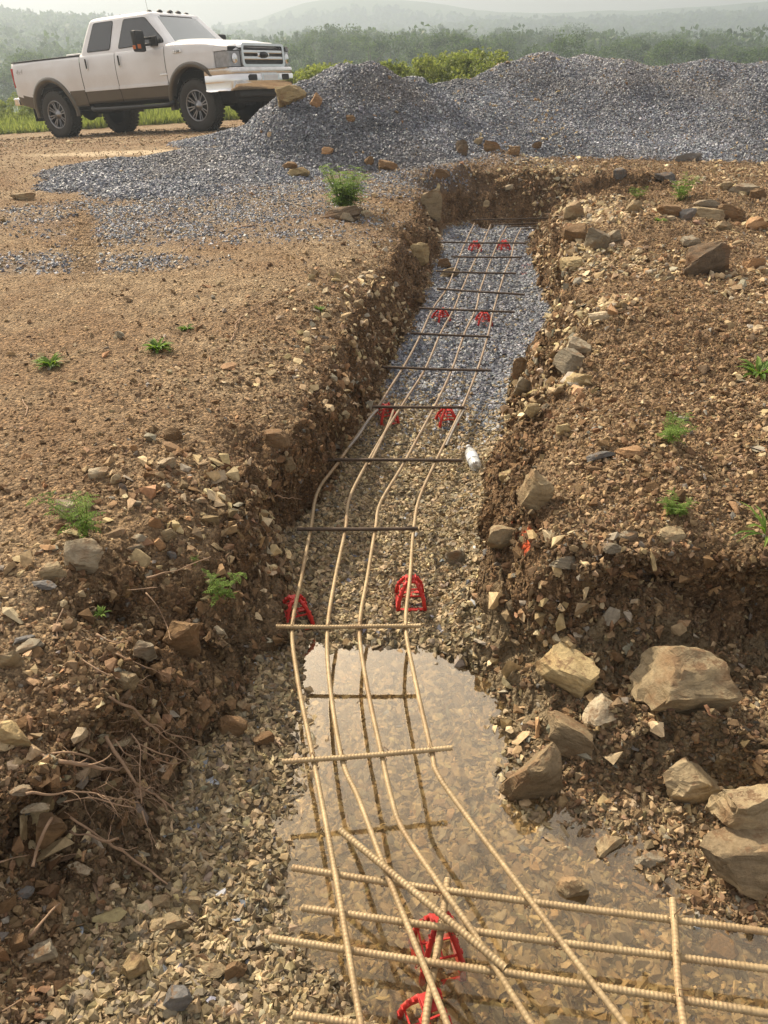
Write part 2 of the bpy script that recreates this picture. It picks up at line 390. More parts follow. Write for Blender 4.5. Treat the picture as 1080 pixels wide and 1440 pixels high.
def rebar_material(name, c0, c1, rough=.55, metal=.35, far=False):
    nt = NT(name); c = nt.coord()
    f = nt.noise(14, 6, .7, c); g = nt.noise(120, 4, .7, c)
    col = nt.ramp(f, [(.3, c0), (.7, c1)])
    if far:
        ge = nt.n('ShaderNodeNewGeometry'); sp_ = nt.n('ShaderNodeSeparateXYZ'); nt.l(ge.outputs['Position'], sp_.inputs[0])
        w_ = nt.n('ShaderNodeMapRange', i_From_Min=2.3, i_From_Max=4.2); nt.l(sp_.outputs[1], w_.inputs['Value'])
        col = nt.mix(w_.outputs[0], col, nt.ramp(f, [(.35, (.20, .15, .11)), (.65, (.36, .29, .22))]))
        rust = nt.ramp(nt.noise(5, 6, .7, c), [(.5, (0, 0, 0)), (.64, (1, 1, 1))])
        col = nt.mix(nt.math('MULTIPLY', rust, .5), col, (.25, .145, .075))
        md = nt.ramp(nt.noise(22, 7, .75, c), [(.5, (0, 0, 0)), (.62, (1, 1, 1))]); col = nt.mix(nt.math('MULTIPLY', md, .5), col, (.27, .205, .125))
    col = nt.mix(.5, col, nt.ramp(g, [(.3, (.6, .55, .5)), (.7, (1.2, 1.15, 1.1))]), 'MULTIPLY')
    nt.bsdf(col, rough, nt.bump(g, .25, .001), metal, .4); return nt.m

M_SOIL = ground_material()
M_STONE = stone_material('shale_chips', .85, .5, .25)
M_GRAVEL = stone_material('crushed_limestone', .6, .35, .5)
M_MUDGRAVEL = stone_material('muddy_gravel', .62, .45, .42)
M_SOILCLOD = stone_material('earth_clod', .95, 1., .15)
M_BOULDER = boulder_material()
M_WATER = water_material()
M_BAR = rebar_material('dusty_rebar', (.34, .255, .14), (.52, .41, .245), .55, .15, True)
M_BARD = rebar_material('rusty_dark_rebar', (.05, .038, .03), (.13, .095, .07), .6, .3)
M_BARG = rebar_material('grey_rebar', (.20, .19, .18), (.36, .33, .29), .42, .45)
M_WIRE = simple('tie_wire_steel', (.16, .09, .05), .6, .5)
M_RED = simple('red_plastic', (.55, .03, .024), .5, 0, .1, 200, .2, .5)
M_ROOT = simple('root_bark', (.34, .23, .15), .85, 0, .6, 150, .35)
M_STEM = simple('green_stem', (.17, .24, .06), .6)
M_LEAF = leaf_material('weed_leaf', (.08, .155, .03), (.24, .35, .075), .4)
M_TREE = leaf_material('tree_leaf', (.03, .065, .018), (.11, .17, .045), .35)
M_SHRUB = leaf_material('shrub_leaf', (.12, .155, .05), (.34, .37, .14), .4)
M_BARK = simple('tree_bark', (.10, .075, .055), .9)

# ------------------------------------------------------------------ zone attributes and ground mesh
def blobmask(pts, soft=.62):
    m = np.zeros_like(GX)
    for (u, v, rx, ry, s) in pts:
        P = at_z(u, v, 0); q = np.sqrt(((GX-P[0])/rx)**2+((GY-P[1])/ry)**2)+.28*fbm(GX, GY, 0*GX, 2.5, 3, 77)
        m = np.maximum(m, s*ss(1+soft, 1-soft, q))
    return m
thin = blobmask([(215,325,.8,.5,.7),(250,300,1.5,.6,.85),(330,285,1.2,.5,.8),(60,368,.75,.30,.7),(165,368,.65,.25,.6),(420,262,1.2,.5,.95),(540,248,1.0,.4,.95),(640,235,1.0,.4,.9),(720,222,1.0,.5,.75),(820,212,1.8,.6,.6),(300,322,1.3,.5,.5),(150,300,.5,.3,.4),])
thin = thin*(GH > GO-.15)*(1-rut*.9)
bluefl = ss(3.3, 5.5, GY+1.0*fbm(GX, GY, 0*GX, 2., 3, 88)+np.where(GX > .55+.0*GY, .75, 0)*ss(3.4,4.2,GY))*floor
# dirt reclaims parts of the heap (the clay clods near the trench end)
clod = blobmask([(690,215,.75,.30,1.),(640,205,.35,.25,.8),(760,212,.4,.15,.7)], .3)*ss(11.8, 11.2, GY)
g_pile = onpile*(1-clod*.85)
sandm = blobmask([(190,222,1.3,.22,.9)], .5)*(1-.4*0)
P_ = at_z(190, 220, .1)
g_pile = g_pile*(1-sandm)
gravelmask = np.clip(np.maximum(np.maximum(g_pile, thin*.45), bluefl), 0, 1)
mudm = np.clip(floor*(1-bluefl)*1.0+.8*nearright*(GH < -.3)+.55*(wall > .2)*ss(-.25, -.45, GH)*(GY < 2.6), 0, 1)
grassm = ss(22.5, 24.5, GY+.8*fbm(GX, GY, 0*GX, .5, 3, 66))
orangem = np.zeros_like(GX)
for (u, v, z, r) in [(742,815,-.28,.014),(740,800,-.27,.012),(712,778,-.3,.010),(740,345,-.3,.07),(735,365,-.35,.05)]:
    P = at_z(u, v, z); q = np.sqrt((GX-P[0])**2+((GY-P[1])*.7)**2)/r+.6*fbm(GX, GY, GH, 30, 3, 55)
    orangem = np.maximum(orangem, ss(1.2, .7, q)*(.75 if v > 700 else .3))
V = np.stack([DX, DY, DZ], -1)
idx = np.arange(NR*NC).reshape(NR, NC)
F = np.stack([idx[:-1, :-1], idx[:-1, 1:], idx[1:, 1:], idx[1:, :-1]], -1).reshape(-1, 4)
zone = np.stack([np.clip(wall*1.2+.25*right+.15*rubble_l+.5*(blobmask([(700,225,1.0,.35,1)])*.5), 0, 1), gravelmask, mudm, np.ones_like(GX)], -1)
zone_b = np.stack([grassm, orangem, sandm, np.ones_like(GX)], -1)
me = mesh_from_arrays('ground', V.reshape(-1, 3), F, True, [M_SOIL], {'zone': zone.reshape(-1, 4), 'zone_b': zone_b.reshape(-1, 4)})
link('ground', me, kind='structure')
# surface normals for scattering
tx = np.gradient(V, axis=1); ty = np.gradient(V, axis=0); NORM = np.cross(tx, ty); NORM /= np.linalg.norm(NORM, axis=-1, keepdims=True)+1e-12

from bisect import bisect_left
def surf(x, y):
    """height of the displaced sheet at x,y (nearest-cell bilinear)."""
    j = min(max(np.searchsorted(ya, y)-1, 0), NR-2); fj = (y-ya[j])/(ya[j+1]-ya[j])
    w = wy[j]+(wy[j+1]-wy[j])*fj; s = x/w
    i = min(max(np.searchsorted(sa, s)-1, 0), NC-2); fi = (s-sa[i])/(sa[i+1]-sa[i])
    a = DZ[j, i]*(1-fi)+DZ[j, i+1]*fi; b = DZ[j+1, i]*(1-fi)+DZ[j+1, i+1]*fi
    return float(a*(1-fj)+b*fj)
def hit(u, v, tmax=40):
    d = ray(u, v); t = .6; prev = None
    while t < tmax:
        P = CAM+d*t; h = P[2]-surf(P[0], P[1])
        if h < 0:
            a, b = t-st, t
            for _ in range(12):
                m = (a+b)/2; P = CAM+d*m
                if P[2]-surf(P[0], P[1]) < 0: b = m
                else: a = m
            return CAM+d*b
        st = max(.01, min(h*.35, .3)); t += st
    return CAM+d*tmax

# ------------------------------------------------------------------ shard prototypes and scatter
def hull_proto(seed, n, flat, jag=1.):
    r = np.random.default_rng(seed); pts = []
    for _ in range(n):
        p = r.normal(size=3); p /= np.linalg.norm(p)
        p = np.sign(p)*np.abs(p)**.75
        pts.append(p*np.array([1, r.uniform(.6, .95), flat])*.5*r.uniform(.8, 1.1))
    bm = bmesh.new()
    for p in pts: bm.verts.new(p)
    res = bmesh.ops.convex_hull(bm, input=bm.verts)
    bmesh.ops.delete(bm, geom=[g for g in res['geom_interior'] if isinstance(g, bmesh.types.BMVert)], context='VERTS')
    bmesh.ops.triangulate(bm, faces=bm.faces)
    bm.verts.ensure_lookup_table(); bm.verts.index_update()
    v = np.array([x.co[:] for x in bm.verts]); f = np.array([[q.index for q in x.verts] for x in bm.faces]); bm.free()
    return v, f
CHIPS = [hull_proto(100+i, 8, .32+.03*(i % 4)) for i in range(12)]
CHUNKS = [hull_proto(300+i, 9, .62+.04*(i % 5)) for i in range(12)]
def randrot(n, tilt, nrm):
    """frames with z near nrm, tilted by up to tilt."""
    z = nrm+rng.normal(size=(n, 3))*tilt[:, None]; z /= np.linalg.norm(z, axis=1, keepdims=True)
    a = rng.normal(size=(n, 3)); x = a-(a*z).sum(1)[:, None]*z; x /= np.linalg.norm(x, axis=1, keepdims=True)
    y = np.cross(z, x); return np.stack([x, y, z], 2)
def palette(n, cols, wts, var=.18):
    c = np.array(cols)[rng.choice(len(cols), n, p=np.array(wts)/sum(wts))]
    b = np.exp(rng.normal(size=(n, 1))*var); c = c*b*(1+rng.normal(size=(n, 3))*.03)
    return np.concatenate([np.clip(c, .01, .9), np.ones((n, 1))], 1)
def scatter(name, N, W, size_fn, protos, colfn, tilt, mat, embed=.25, label=None, cat=None, minpx=0):
    """W: weight per grid vertex (density on screen-like grid)."""
    Wf = (W[:-1, :-1]).ravel().astype(float); Wf = np.clip(Wf, 0, None); cdf = np.cumsum(Wf); cdf /= cdf[-1]
    k = np.searchsorted(cdf, rng.random(N)); j, i = np.divmod(k, NC-1)
    fj, fi = rng.random(N)[:, None], rng.random(N)[:, None]
    P = (V[j, i]*(1-fi)+V[j, i+1]*fi)*(1-fj)+(V[j+1, i]*(1-fi)+V[j+1, i+1]*fi)*fj
    nr = NORM[j, i]
    s = size_fn(N, P, j, i); tl = tilt*np.ones(N)
    R = randrot(N, tl, nr); col = colfn(N, P, j, i)
    P = P+nr*(s*(.18-embed))[:, None]
    Vs, Fs, Cs = [], [], []; base = 0; which = rng.integers(0, len(protos), N)
    for q, (pv, pf) in enumerate(protos):
        m = which == q; n = int(m.sum())
        if not n: continue
        vv = np.einsum('nij,kj->nki', R[m], pv)*s[m][:, None, None]+P[m][:, None, :]
        Vs.append(vv.reshape(-1, 3)); Fs.append((pf[None]+(base+np.arange(n)*len(pv))[:, None, None]).reshape(-1, 3))
        Cs.append(np.repeat(col[m], len(pv), 0)); base += n*len(pv)
    me = mesh_from_arrays(name, np.concatenate(Vs), np.concatenate(Fs), False, [mat], {'tint': np.concatenate(Cs)})
    o = link(name, me, kind='stuff')
    if label: o['label'] = label; o['category'] = cat
    return o
area = np.abs(dX*dY)*np.sqrt(1+slope**2)        # real area of a grid cell
YC = np.clip(GY, 0, None)
infr = (GX/(GY*.843+ (1.4-GH)*.537+.01))
vis = (np.abs(infr) < .62)*(GY > .45)*(GY < 20)
pw = lambda N, lo, hi, a: (lo**(1-a)+(hi**(1-a)-lo**(1-a))*rng.random(N))**(1/(1-a))
TAN = [(.30, .215, .125), (.40, .30, .18), (.50, .40, .26), (.21, .15, .095), (.27, .25, .22), (.34, .20, .11), (.17, .125, .085)]
MUD_WARMLIGHT = [(.265, .205, .118), (.345, .272, .162), (.45, .36, .225), (.19, .148, .09), (.24, .21, .155), (.11, .088, .056)]  # mud-coated near gravel, its colours yellowed to carry the warm foreground light
BLUE = [(.145, .162, .205), (.215, .236, .285), (.315, .34, .395), (.092, .101, .13), (.44, .465, .515)]

# gravel heap: dusty and damp bands run over it
def pilecol(n, P, j, i):
    c = palette(n, BLUE, [4, 4, 3, 3, 1.2]); b = fbm(P[:,0], P[:,1]*.6, P[:,2]*2.2, 1.1, 4, 606, .6)
    c[:, :3] *= (1+.75*b)[:, None]; d = ss(.12, .5, fbm(P[:,0], P[:,1], P[:,2], .9, 3, 707))[:, None]*.2; c[:, :3] = c[:, :3]*(1-d)+np.array([[.30, .25, .19]])*d; return c
wpile = vis*area*np.clip(g_pile, 0, 1)
scatter('gravel_pile', 150000, wpile, lambda n, P, j, i: pw(n, .026, .062, 1.6), CHUNKS, pilecol, .9, M_GRAVEL, .2,
        'long heap of blue grey crushed stone behind the trench', 'gravel')
scatter('loose_gravel', 20000, vis*area*np.clip(thin, 0, 1)**1.3*(.35+.9*ss(-.2, .3, fbm(GX, GY, 0*GX, 3., 3, 505)))*(1-onpile), lambda n, P, j, i: pw(n, .014, .045, 1.6), CHUNKS, lambda n, P, j, i: palette(n, BLUE+TAN[:2], [4, 4, 3, 2, 1.5, 2, 2]), .7, M_GRAVEL, .15,
        'thin blue grey gravel strewn over the brown yard', 'gravel')
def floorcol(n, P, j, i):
    b = palette(n, BLUE, [4, 4, 3, 2, 1.5]); t = palette(n, MUD_WARMLIGHT, [4, 4, 3, 3, 2, 2])
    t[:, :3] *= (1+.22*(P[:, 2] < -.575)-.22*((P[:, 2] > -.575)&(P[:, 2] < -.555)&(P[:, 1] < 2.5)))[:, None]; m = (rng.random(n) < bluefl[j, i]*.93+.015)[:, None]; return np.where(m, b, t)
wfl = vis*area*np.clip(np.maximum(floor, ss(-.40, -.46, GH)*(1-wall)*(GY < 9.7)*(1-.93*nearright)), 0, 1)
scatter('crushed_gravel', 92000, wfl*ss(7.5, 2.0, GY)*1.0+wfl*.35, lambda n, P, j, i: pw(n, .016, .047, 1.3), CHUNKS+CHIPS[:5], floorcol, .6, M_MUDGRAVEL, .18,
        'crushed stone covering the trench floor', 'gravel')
# rubble on banks
def rubsize(n, P, j, i):
    d = np.sqrt(P[:, 0]**2+P[:, 1]**2+1)
    return np.maximum(pw(n, .006, .040, 2.5), .0022*d)
lowg = (1-floor)*(1-np.clip(gravelmask, 0, 1)*.9)*(1-grassm)
wr = vis*lowg*area/(.6+YC)**1.9*(.09*(1-right)*(1-rubble_l)*(.5+1.0*ss(-.1,.3,n1))+1.2*right*(.55+.9*ss(-.15,.3,n3))+.8*rubble_l*(.35+.9*ss(-.2, .3, n3))+.13*wall)
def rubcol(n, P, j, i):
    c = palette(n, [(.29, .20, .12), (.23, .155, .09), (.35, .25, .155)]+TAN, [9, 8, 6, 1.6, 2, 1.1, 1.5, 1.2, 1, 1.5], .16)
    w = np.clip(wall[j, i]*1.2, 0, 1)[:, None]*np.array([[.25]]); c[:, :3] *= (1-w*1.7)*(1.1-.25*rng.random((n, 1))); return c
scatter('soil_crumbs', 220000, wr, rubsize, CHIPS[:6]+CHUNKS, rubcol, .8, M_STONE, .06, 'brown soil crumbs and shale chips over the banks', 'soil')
_rr = np.interp(np.clip(GY, RRIM[0,1], RRIM[-1,1]), RRIM[:,1], RRIM[:,0])
wr2 = vis*lowg*area/(1+YC)**.6*(.05+3.2*right*np.exp(-((GX-_rr-.25)/.4)**2)*ss(2.4, 3.2, GY)+1.2*right*(.45+.55*ss(1.9, 2.6, GY))+1.0*rubble_l+.22*wall+.2*ss(-.2, -.42, GH))*ss(-.05, .3, fbm(GX, GY, 0*GX, 1.6, 3, 909)+.12)
scatter('shale_rubble', 17000, wr2, lambda n, P, j, i: pw(n, .024, .10, 2.3), CHIPS+CHUNKS[:4], lambda n, P, j, i: palette(n, [(.38,.29,.17),(.48,.38,.235),(.56,.46,.31),(.27,.20,.125),(.32,.29,.235),(.36,.23,.13),(.21,.155,.10)], [4, 5, 4, 3, 3, 2, 2], .2), .45, M_STONE, .06, 'broken tan shale pieces strewn along both banks', 'rubble')

SOILC = [(.19, .122, .07), (.25, .165, .095), (.14, .09, .052), (.31, .21, .125)]
scatter('soil_clods', 14000, vis*lowg*area/(1+YC)**.8*(.6*wall*ss(-.15, .35, n2)+.5*right*ss(0, .3, n3+.1)+.6*rubble_l*ss(-.2, .3, n1)), lambda n, P, j, i: pw(n, .018, .075, 2.2), CHUNKS, lambda n, P, j, i: palette(n, SOILC, [4, 4, 3, 2], .15), .8, M_SOILCLOD, .2, 'dark crumbly clods of earth on the trench walls and banks', 'soil')

_lw = np.interp(np.clip(GY, LW[0,1], LW[-1,1]), LW[:,1], LW[:,0])
wsub = area*(GY < 2.25)*(GY > .45)*(GX > _lw)*ss(-.57, -.60, GH)*vis
def subcol(n, P, j, i):
    return palette(n, [(.36, .28, .17), (.45, .36, .23), (.28, .215, .13), (.34, .30, .22), (.33, .22, .115)], [4, 4, 3, 2, 1], .16)
scatter('submerged_stones', 4200, wsub, lambda n, P, j, i: pw(n, .026, .060, 1.4), CHIPS, subcol, .22, M_MUDGRAVEL, .0, 'flat pale stones lying under the puddle water', 'gravel')

# ------------------------------------------------------------------ water
def flat_sheet(name, pts, z, mat):
    me = bpy.data.meshes.new(name); bm = bmesh.new()
    bm.faces.new([bm.verts.new((x, y, z)) for x, y in pts]); bm.to_mesh(me); bm.free(); me.materials.append(mat); return me
WZ = -.566
link('puddle_water', flat_sheet('puddle_water', [(-1.0, .3), (2.6, .3), (2.6, 1.5), (.9, 2.25), (-.6, 2.3), (-.8, 1.3)], WZ, M_WATER), kind='structure')

# ------------------------------------------------------------------ tubes
def catmull(P, step):
    P = np.asarray(P, float)
    if len(P) == 2: P = np.array([P[0], (P[0]+P[1])/2, P[1]])
    Q = np.vstack([2*P[0]-P[1], P, 2*P[-1]-P[-2]]); out = []
    for i in range(1, len(Q)-2):
        L = np.linalg.norm(Q[i+1]-Q[i]); n = max(1, int(L/step))
        for k in range(n):
            t = k/n; a, b, c, d = Q[i-1], Q[i], Q[i+1], Q[i+2]
            out.append(.5*((2*b)+(-a+c)*t+(2*a-5*b+4*c-d)*t*t+(-a+3*b-3*c+d)*t**3))
    out.append(P[-1]); return np.array(out)
def tube_arrays(path, rad, sides=8, rib=None, cap=True, base=0):
    path = np.asarray(path); n = len(path); T = np.gradient(path, axis=0); T /= np.linalg.norm(T, axis=1, keepdims=True)+1e-12
    ref = np.array([0, 0, 1.]) if abs(T[:, 2]).mean() < .8 else np.array([1., 0, 0])
    A = np.cross(T, ref); A /= np.linalg.norm(A, axis=1, keepdims=True)+1e-12; B = np.cross(A, T)
    an = np.arange(sides)/sides*2*PI; rad = np.broadcast_to(np.asarray(rad, float), (n,))
    R = np.repeat(rad[:, None], sides, 1)
    if rib:
        pitch, h = rib; s = np.concatenate([[0], np.cumsum(np.linalg.norm(np.diff(path, axis=0), axis=1))])
        ph = (s[:, None]/pitch+.22*np.sin(an)[None, :]) % 1.0
        side = np.abs(np.cos(an))[None, :]                     # two lengthwise seams
        R = R+h*np.clip(1.25*np.cos((ph-.5)*2*PI), -.2, 1)*(side < .97)+h*.5*(side >= .97)
    V_ = path[:, None, :]+R[:, :, None]*(np.cos(an)[None, :, None]*A[:, None, :]+np.sin(an)[None, :, None]*B[:, None, :])
    V_ = V_.reshape(-1, 3); k = np.arange(n*sides).reshape(n, sides); k2 = np.roll(k, -1, 1)
    F_ = np.stack([k[:-1], k2[:-1], k2[1:], k[1:]], -1).reshape(-1, 4)
    if cap:
        c0, c1 = len(V_), len(V_)+1; V_ = np.vstack([V_, path[0]-T[0]*rad[0]*.1, path[-1]+T[-1]*rad[-1]*.1])
        ca = np.array([[c0, k[0, (i+1) % sides], k[0, i], k[0, i]] for i in range(sides)]+[[c1, k[-1, i], k[-1, (i+1) % sides], k[-1, (i+1) % sides]] for i in range(sides)])
        return V_, F_+base, ca+base
    return V_, F_+base, np.zeros((0, 4), int)
class MB:
    """collects vertices and faces for ONE mesh object"""
    def __init__(s): s.v = []; s.f = []; s.m = []; s.sm = []
    def add(s, v, f, m=0, smooth=True):
        b = len(s.v); s.v += [tuple(map(float, p)) for p in v]
        for q in f:
            q2 = []
            for i in q:
                if i+b not in q2: q2.append(i+b)
            if len(q2) >= 3: s.f.append(q2); s.m.append(m); s.sm.append(smooth)
        return s
    def tube(s, path, r, sides=8, m=0, step=None, rib=None):
        if step: path = catmull(path, step)
        if not np.isscalar(r): r = np.interp(np.linspace(0, 1, len(path)), np.linspace(0, 1, len(r)), r)
        v, f, c = tube_arrays(path, r, sides, rib); s.add(v, list(f)+list(c), m); return s
    def box(s, c, d, m=0, bev=.0, rot=None):
        bm = bmesh.new(); bmesh.ops.create_cube(bm, size=1)
        for v in bm.verts: v.co = Vector((v.co.x*d[0], v.co.y*d[1], v.co.z*d[2]))
        if bev: bmesh.ops.bevel(bm, geom=bm.edges[:], offset=bev, segments=2, affect='EDGES', profile=.6)
        if rot is not None: bm.transform(rot.to_4x4())
        bm.verts.index_update(); s.add([v.co+Vector(c) for v in bm.verts], [[q.index for q in f.verts] for f in bm.faces], m, False); bm.free(); return s
    def prism(s, pts, n, h, m=0):
        """polygon pts (3D), extruded along vector n*h"""
        k = len(pts); P = [Vector(p) for p in pts]; e = Vector(n)*h
        s.add([*P, *[p+e for p in P]], [list(range(k))[::-1], list(range(k, 2*k))]+[[i, (i+1) % k, (i+1) % k+k, i+k] for i in range(k)], m, False); return s
    def lathe(s, prof, c, axis='z', seg=24, m=0, smooth=True):
        """prof: list of (r, h)"""
        v = []; f = []
        for r, h in prof:
            for i in range(seg):
                a = 2*PI*i/seg; x, y = r*math.cos(a), r*math.sin(a)
                p = {'z': (x, y, h), 'y': (x, h, y), 'x': (h, x, y)}[axis]; v.append((p[0]+c[0], p[1]+c[1], p[2]+c[2]))
        for j in range(len(prof)-1):
            for i in range(seg):
                f.append([j*seg+i, j*seg+(i+1) % seg, (j+1)*seg+(i+1) % seg, (j+1)*seg+i])
        s.add(v, f, m, smooth); return s
    def grid(s, P, m=0, smooth=True, close=False):
        P = np.asarray(P, float); a, b = P.shape[:2]; k = np.arange(a*b).reshape(a, b); f = []
        for j in range(a-1):
            for i in range(b if close else b-1):
                f.append([k[j, i], k[j, (i+1) % b], k[j+1, (i+1) % b], k[j+1, i]])
        s.add(P.reshape(-1, 3), f, m, smooth); return s
    def build(s, name, mats, parent=None, fix=True, **kw):
        me = bpy.data.meshes.new(name); me.from_pydata(s.v, [], s.f)
        for m in (mats if isinstance(mats, (list, tuple)) else [mats]): me.materials.append(m)
        me.polygons.foreach_set('material_index', s.m); me.update()
        if fix:
            bm = bmesh.new(); bm.from_mesh(me); bmesh.ops.recalc_face_normals(bm, faces=bm.faces); bm.to_mesh(me); bm.free()
        me.polygons.foreach_set('use_smooth', s.sm)
        return link(name, me, parent, **kw)

# ------------------------------------------------------------------ reinforcing bars
BR = .0074
def bar_obj(pts, label, mat, r=BR, rib=.0013, sides=10, zoff=0, cat='rebar', group=None, near=True):
    P = [at_z(u, v, z+zoff) for u, v, z in pts]
    path = catmull(P, .0024 if near else .02)
    # slow sag / bow so that nothing is ruler straight
    path = path+np.stack([.003*vnoise(path[:,0]*2, path[:,1]*2, 3, 7), 0*path[:,0], .004*vnoise(path[:,0]*3, path[:,1]*3, 1, 8)], 1)
    mb = MB(); v, f, c = tube_arrays(path, r, sides, (.0098, rib) if near else None)
    me = mesh_from_arrays('rebar', v, np.vstack([f, c[:, [0, 1, 2, 2]]]) if False else f, True, [mat])
    o = link('rebar', me, label=label, category=cat)
    for e, d in ((path[0], path[1]), (path[-1], path[-2])):
        pass
    if group: o['group'] = group
    return o, path
def cap_fix(P): return P
ZB = -.40
LB = [  # long bars: (u, v, z)
 [(667,314,ZB),(654,342,ZB),(646,362,ZB),(638,383,ZB),(627,408,ZB),(608,436,ZB),(592,470,ZB),(565,520,ZB),(531,572,ZB),(478,647,ZB),(448,690,ZB),(437,744,ZB),(424,810,ZB),(411,880,ZB),(418,950,ZB),(441,1065,ZB),(469,1218,ZB+.016),(487,1325,ZB+.016),(506,1436,ZB+.018),(514,1480,ZB+.018)],
 [(690,316,ZB),(679,342,ZB),(670,362,ZB),(660,383,ZB),(649,408,ZB),(638,436,ZB),(619,470,ZB),(597,520,ZB),(564,572,ZB),(519,647,ZB),(492,700,ZB),(486,744,ZB),(472,810,ZB),(461,880,ZB),(463,950,ZB),(481,1065,ZB),(505,1125,ZB),(540,1220,ZB+.016),(582,1325,ZB+.016),(628,1440,ZB+.018),(640,1480,ZB+.018)],
 [(712,319,ZB),(700,342,ZB),(692,362,ZB),(684,383,ZB),(675,408,ZB),(669,436,ZB),(653,470,ZB),(635,520,ZB),(611,572,ZB),(571,647,ZB),(536,705,ZB),(528,744,ZB),(517,810,ZB),(506,880,ZB),(514,950,ZB),(537,1060,ZB),(550,1120,ZB),(565,1165,ZB),(613,1238,ZB+.016),(665,1312,ZB+.016),(720,1400,ZB+.018),(765,1470,ZB+.018)],
 [(733,321,ZB),(723,342,ZB),(719,362,ZB),(710,383,ZB),(702,408,ZB),(694,436,ZB),(687,470,ZB),(671,520,ZB),(651,572,ZB),(614,647,ZB),(590,700,ZB),(582,744,ZB),(577,810,ZB),(571,880,ZB),(583,950,ZB),(607,1057,ZB),(615,1088,ZB),(650,1140,ZB),(740,1260,ZB+.016),(834,1385,ZB+.018),(900,1470,ZB+.018)]]
LLAB = ['leftmost long steel bar running the length of the trench, over the left red chairs', 'second long steel bar from the left running down the trench',
        'third long steel bar from the left, curving right across the puddle', 'rightmost long steel bar, bending strongly right over the puddle']
for p, l in zip(LB, LLAB): bar_obj(p, l, M_BAR, rib=.0006, group='long bars of the footing mat')
# lapped second lengths beside the long bars
bar_obj([(531,572+4,ZB),(519,590,ZB),(505,612,ZB),(490,630,ZB)], 'short lapped bar end lying against the leftmost long bar', M_BARG, near=False, zoff=.004)
bar_obj([(556,568,ZB),(549,590,ZB),(538,617,ZB),(519,655,ZB)], 'short lapped bar end beside the second long bar near the red chairs', M_BAR, near=False)
bar_obj([(655,573,ZB),(640,600,ZB),(627,628,ZB)], 'lapped bar end doubled against the rightmost long bar', M_BARG, near=False)
CROSS = [((615,341),(739,342)),((634,361),(734,362)),((614,381.5),(726,384.5)),((614,406),(738,414.5)),((589,433),(724,439)),((577,468.5),(690,474)),((538,516),(690,521)),((524,571.5),(654,572.5)),((458,646),(650,648)),((418,745),(588,743))]
CL = ['at the far end between the farthest pair of red chairs','just in front of the farthest pair of red chairs','third from the far end','fourth from the far end','over the middle pair of red chairs','just in front of the middle pair of red chairs','halfway between the middle and nearer red chairs','over the nearer pair of red chairs','level with the plastic bottle','between the bottle and the two near red chairs']
def crossings(vc):
    return vc
def tie(parent, P, r=.0135):
    mb = MB()
    for k in range(2):
        a0 = random.uniform(0, PI); pts = []
        for i in range(11):
            a = a0+i/10*2*PI*.95
            d = Vector((math.cos(PI/4+k*PI/2), math.sin(PI/4+k*PI/2), 0))
            pts.append(Vector(P)+d*math.cos(a)*r+Vector((0, 0, math.sin(a)*r*1.25-.006)))
        mb.tube(pts, .0011, 5)
    e = Vector(P)+Vector((0, 0, .012)); mb.tube([e, e+Vector((random.uniform(-.008, .008), random.uniform(-.01, .01), .014)), e+Vector((random.uniform(-.02, .02), random.uniform(-.02, .02), .018))], .0012, 5)
    mb.build('tie_wire', M_WIRE, parent)
for (a, b), l in zip(CROSS, CL):
    o, path = bar_obj([(a[0], a[1], ZB), ((a[0]+b[0])/2, (a[1]+b[1])/2+.4, ZB), (b[0], b[1], ZB)], 'dark steel cross bar '+l, M_BARD, zoff=.014, near=False, r=.0085, group='dark cross bars of the footing mat')
def near_bar(pts, label, mat=M_BAR, ties=(), **k):
    o, path = bar_obj(pts, label, mat, **k)
    for (u, v) in ties: tie(o, at_z(u, v, pts[0][2]-.006))
    return o
near_bar([(388,880,ZB+.014),(480,881,ZB+.014),(592,880,ZB+.014)], 'ribbed cross bar at the head of the puddle', M_BAR, [(411,882),(461,882),(507,882),(571,882)])
near_bar([(398,1072,ZB+.014),(520,1063,ZB+.014),(636,1052,ZB+.014)], 'ribbed cross bar spanning the middle of the puddle', M_BAR, [(443,1069),(483,1066),(539,1062),(607,1056)])
ZC = -.405
near_bar([(411,1220,ZC),(560,1243,ZC),(760,1271,ZC),(948,1294,ZC),(1090,1313,ZC),(1500,1372,ZC)], 'ribbed bar running right, topmost of the three near crosswise bars', M_BAR, [(471,1228),(541,1238),(615,1250),(742,1268)], r=.0082)
near_bar([(424,1276,ZC),(600,1301,ZC),(760,1323,ZC),(948,1346,ZC),(1090,1365,ZC),(1500,1420,ZC)], 'ribbed bar running right, middle of the three near crosswise bars', M_BAR, [(479,1285),(566,1297),(640,1306),(785,1326)], r=.0082)
near_bar([(378,1318,ZC),(560,1347,ZC),(760,1376,ZC),(948,1405,ZC),(1090,1428,ZC),(1500,1495,ZC)], 'ribbed bar running right, lowest of the three near crosswise bars', M_BAR, [(488,1336),(590,1351),(690,1366),(838,1388)], r=.0082)
near_bar([(412,1427,ZC-.03),(460,1434,ZC-.03),(560,1452,ZC-.03),(700,1475,ZC-.03)], 'ribbed bar end entering at the very bottom left of the mat', M_BAR, r=.0082)
near_bar([(946,1264,ZC+.02),(950,1320,ZC+.02),(954,1390,ZC+.018),(963,1455,ZC+.018),(968,1500,ZC+.018)], 'short upright-running ribbed bar crossing the three bars on the right', M_BAR, [(947,1294),(950,1347),(954,1406)], r=.0082)
near_bar([(478,1168,ZC+.036),(560,1236,ZC+.036),(640,1303,ZC+.036),(710,1362,ZC+.034)], 'loose diagonal ribbed bar lying on top of the mat', M_BAR, r=.0086)
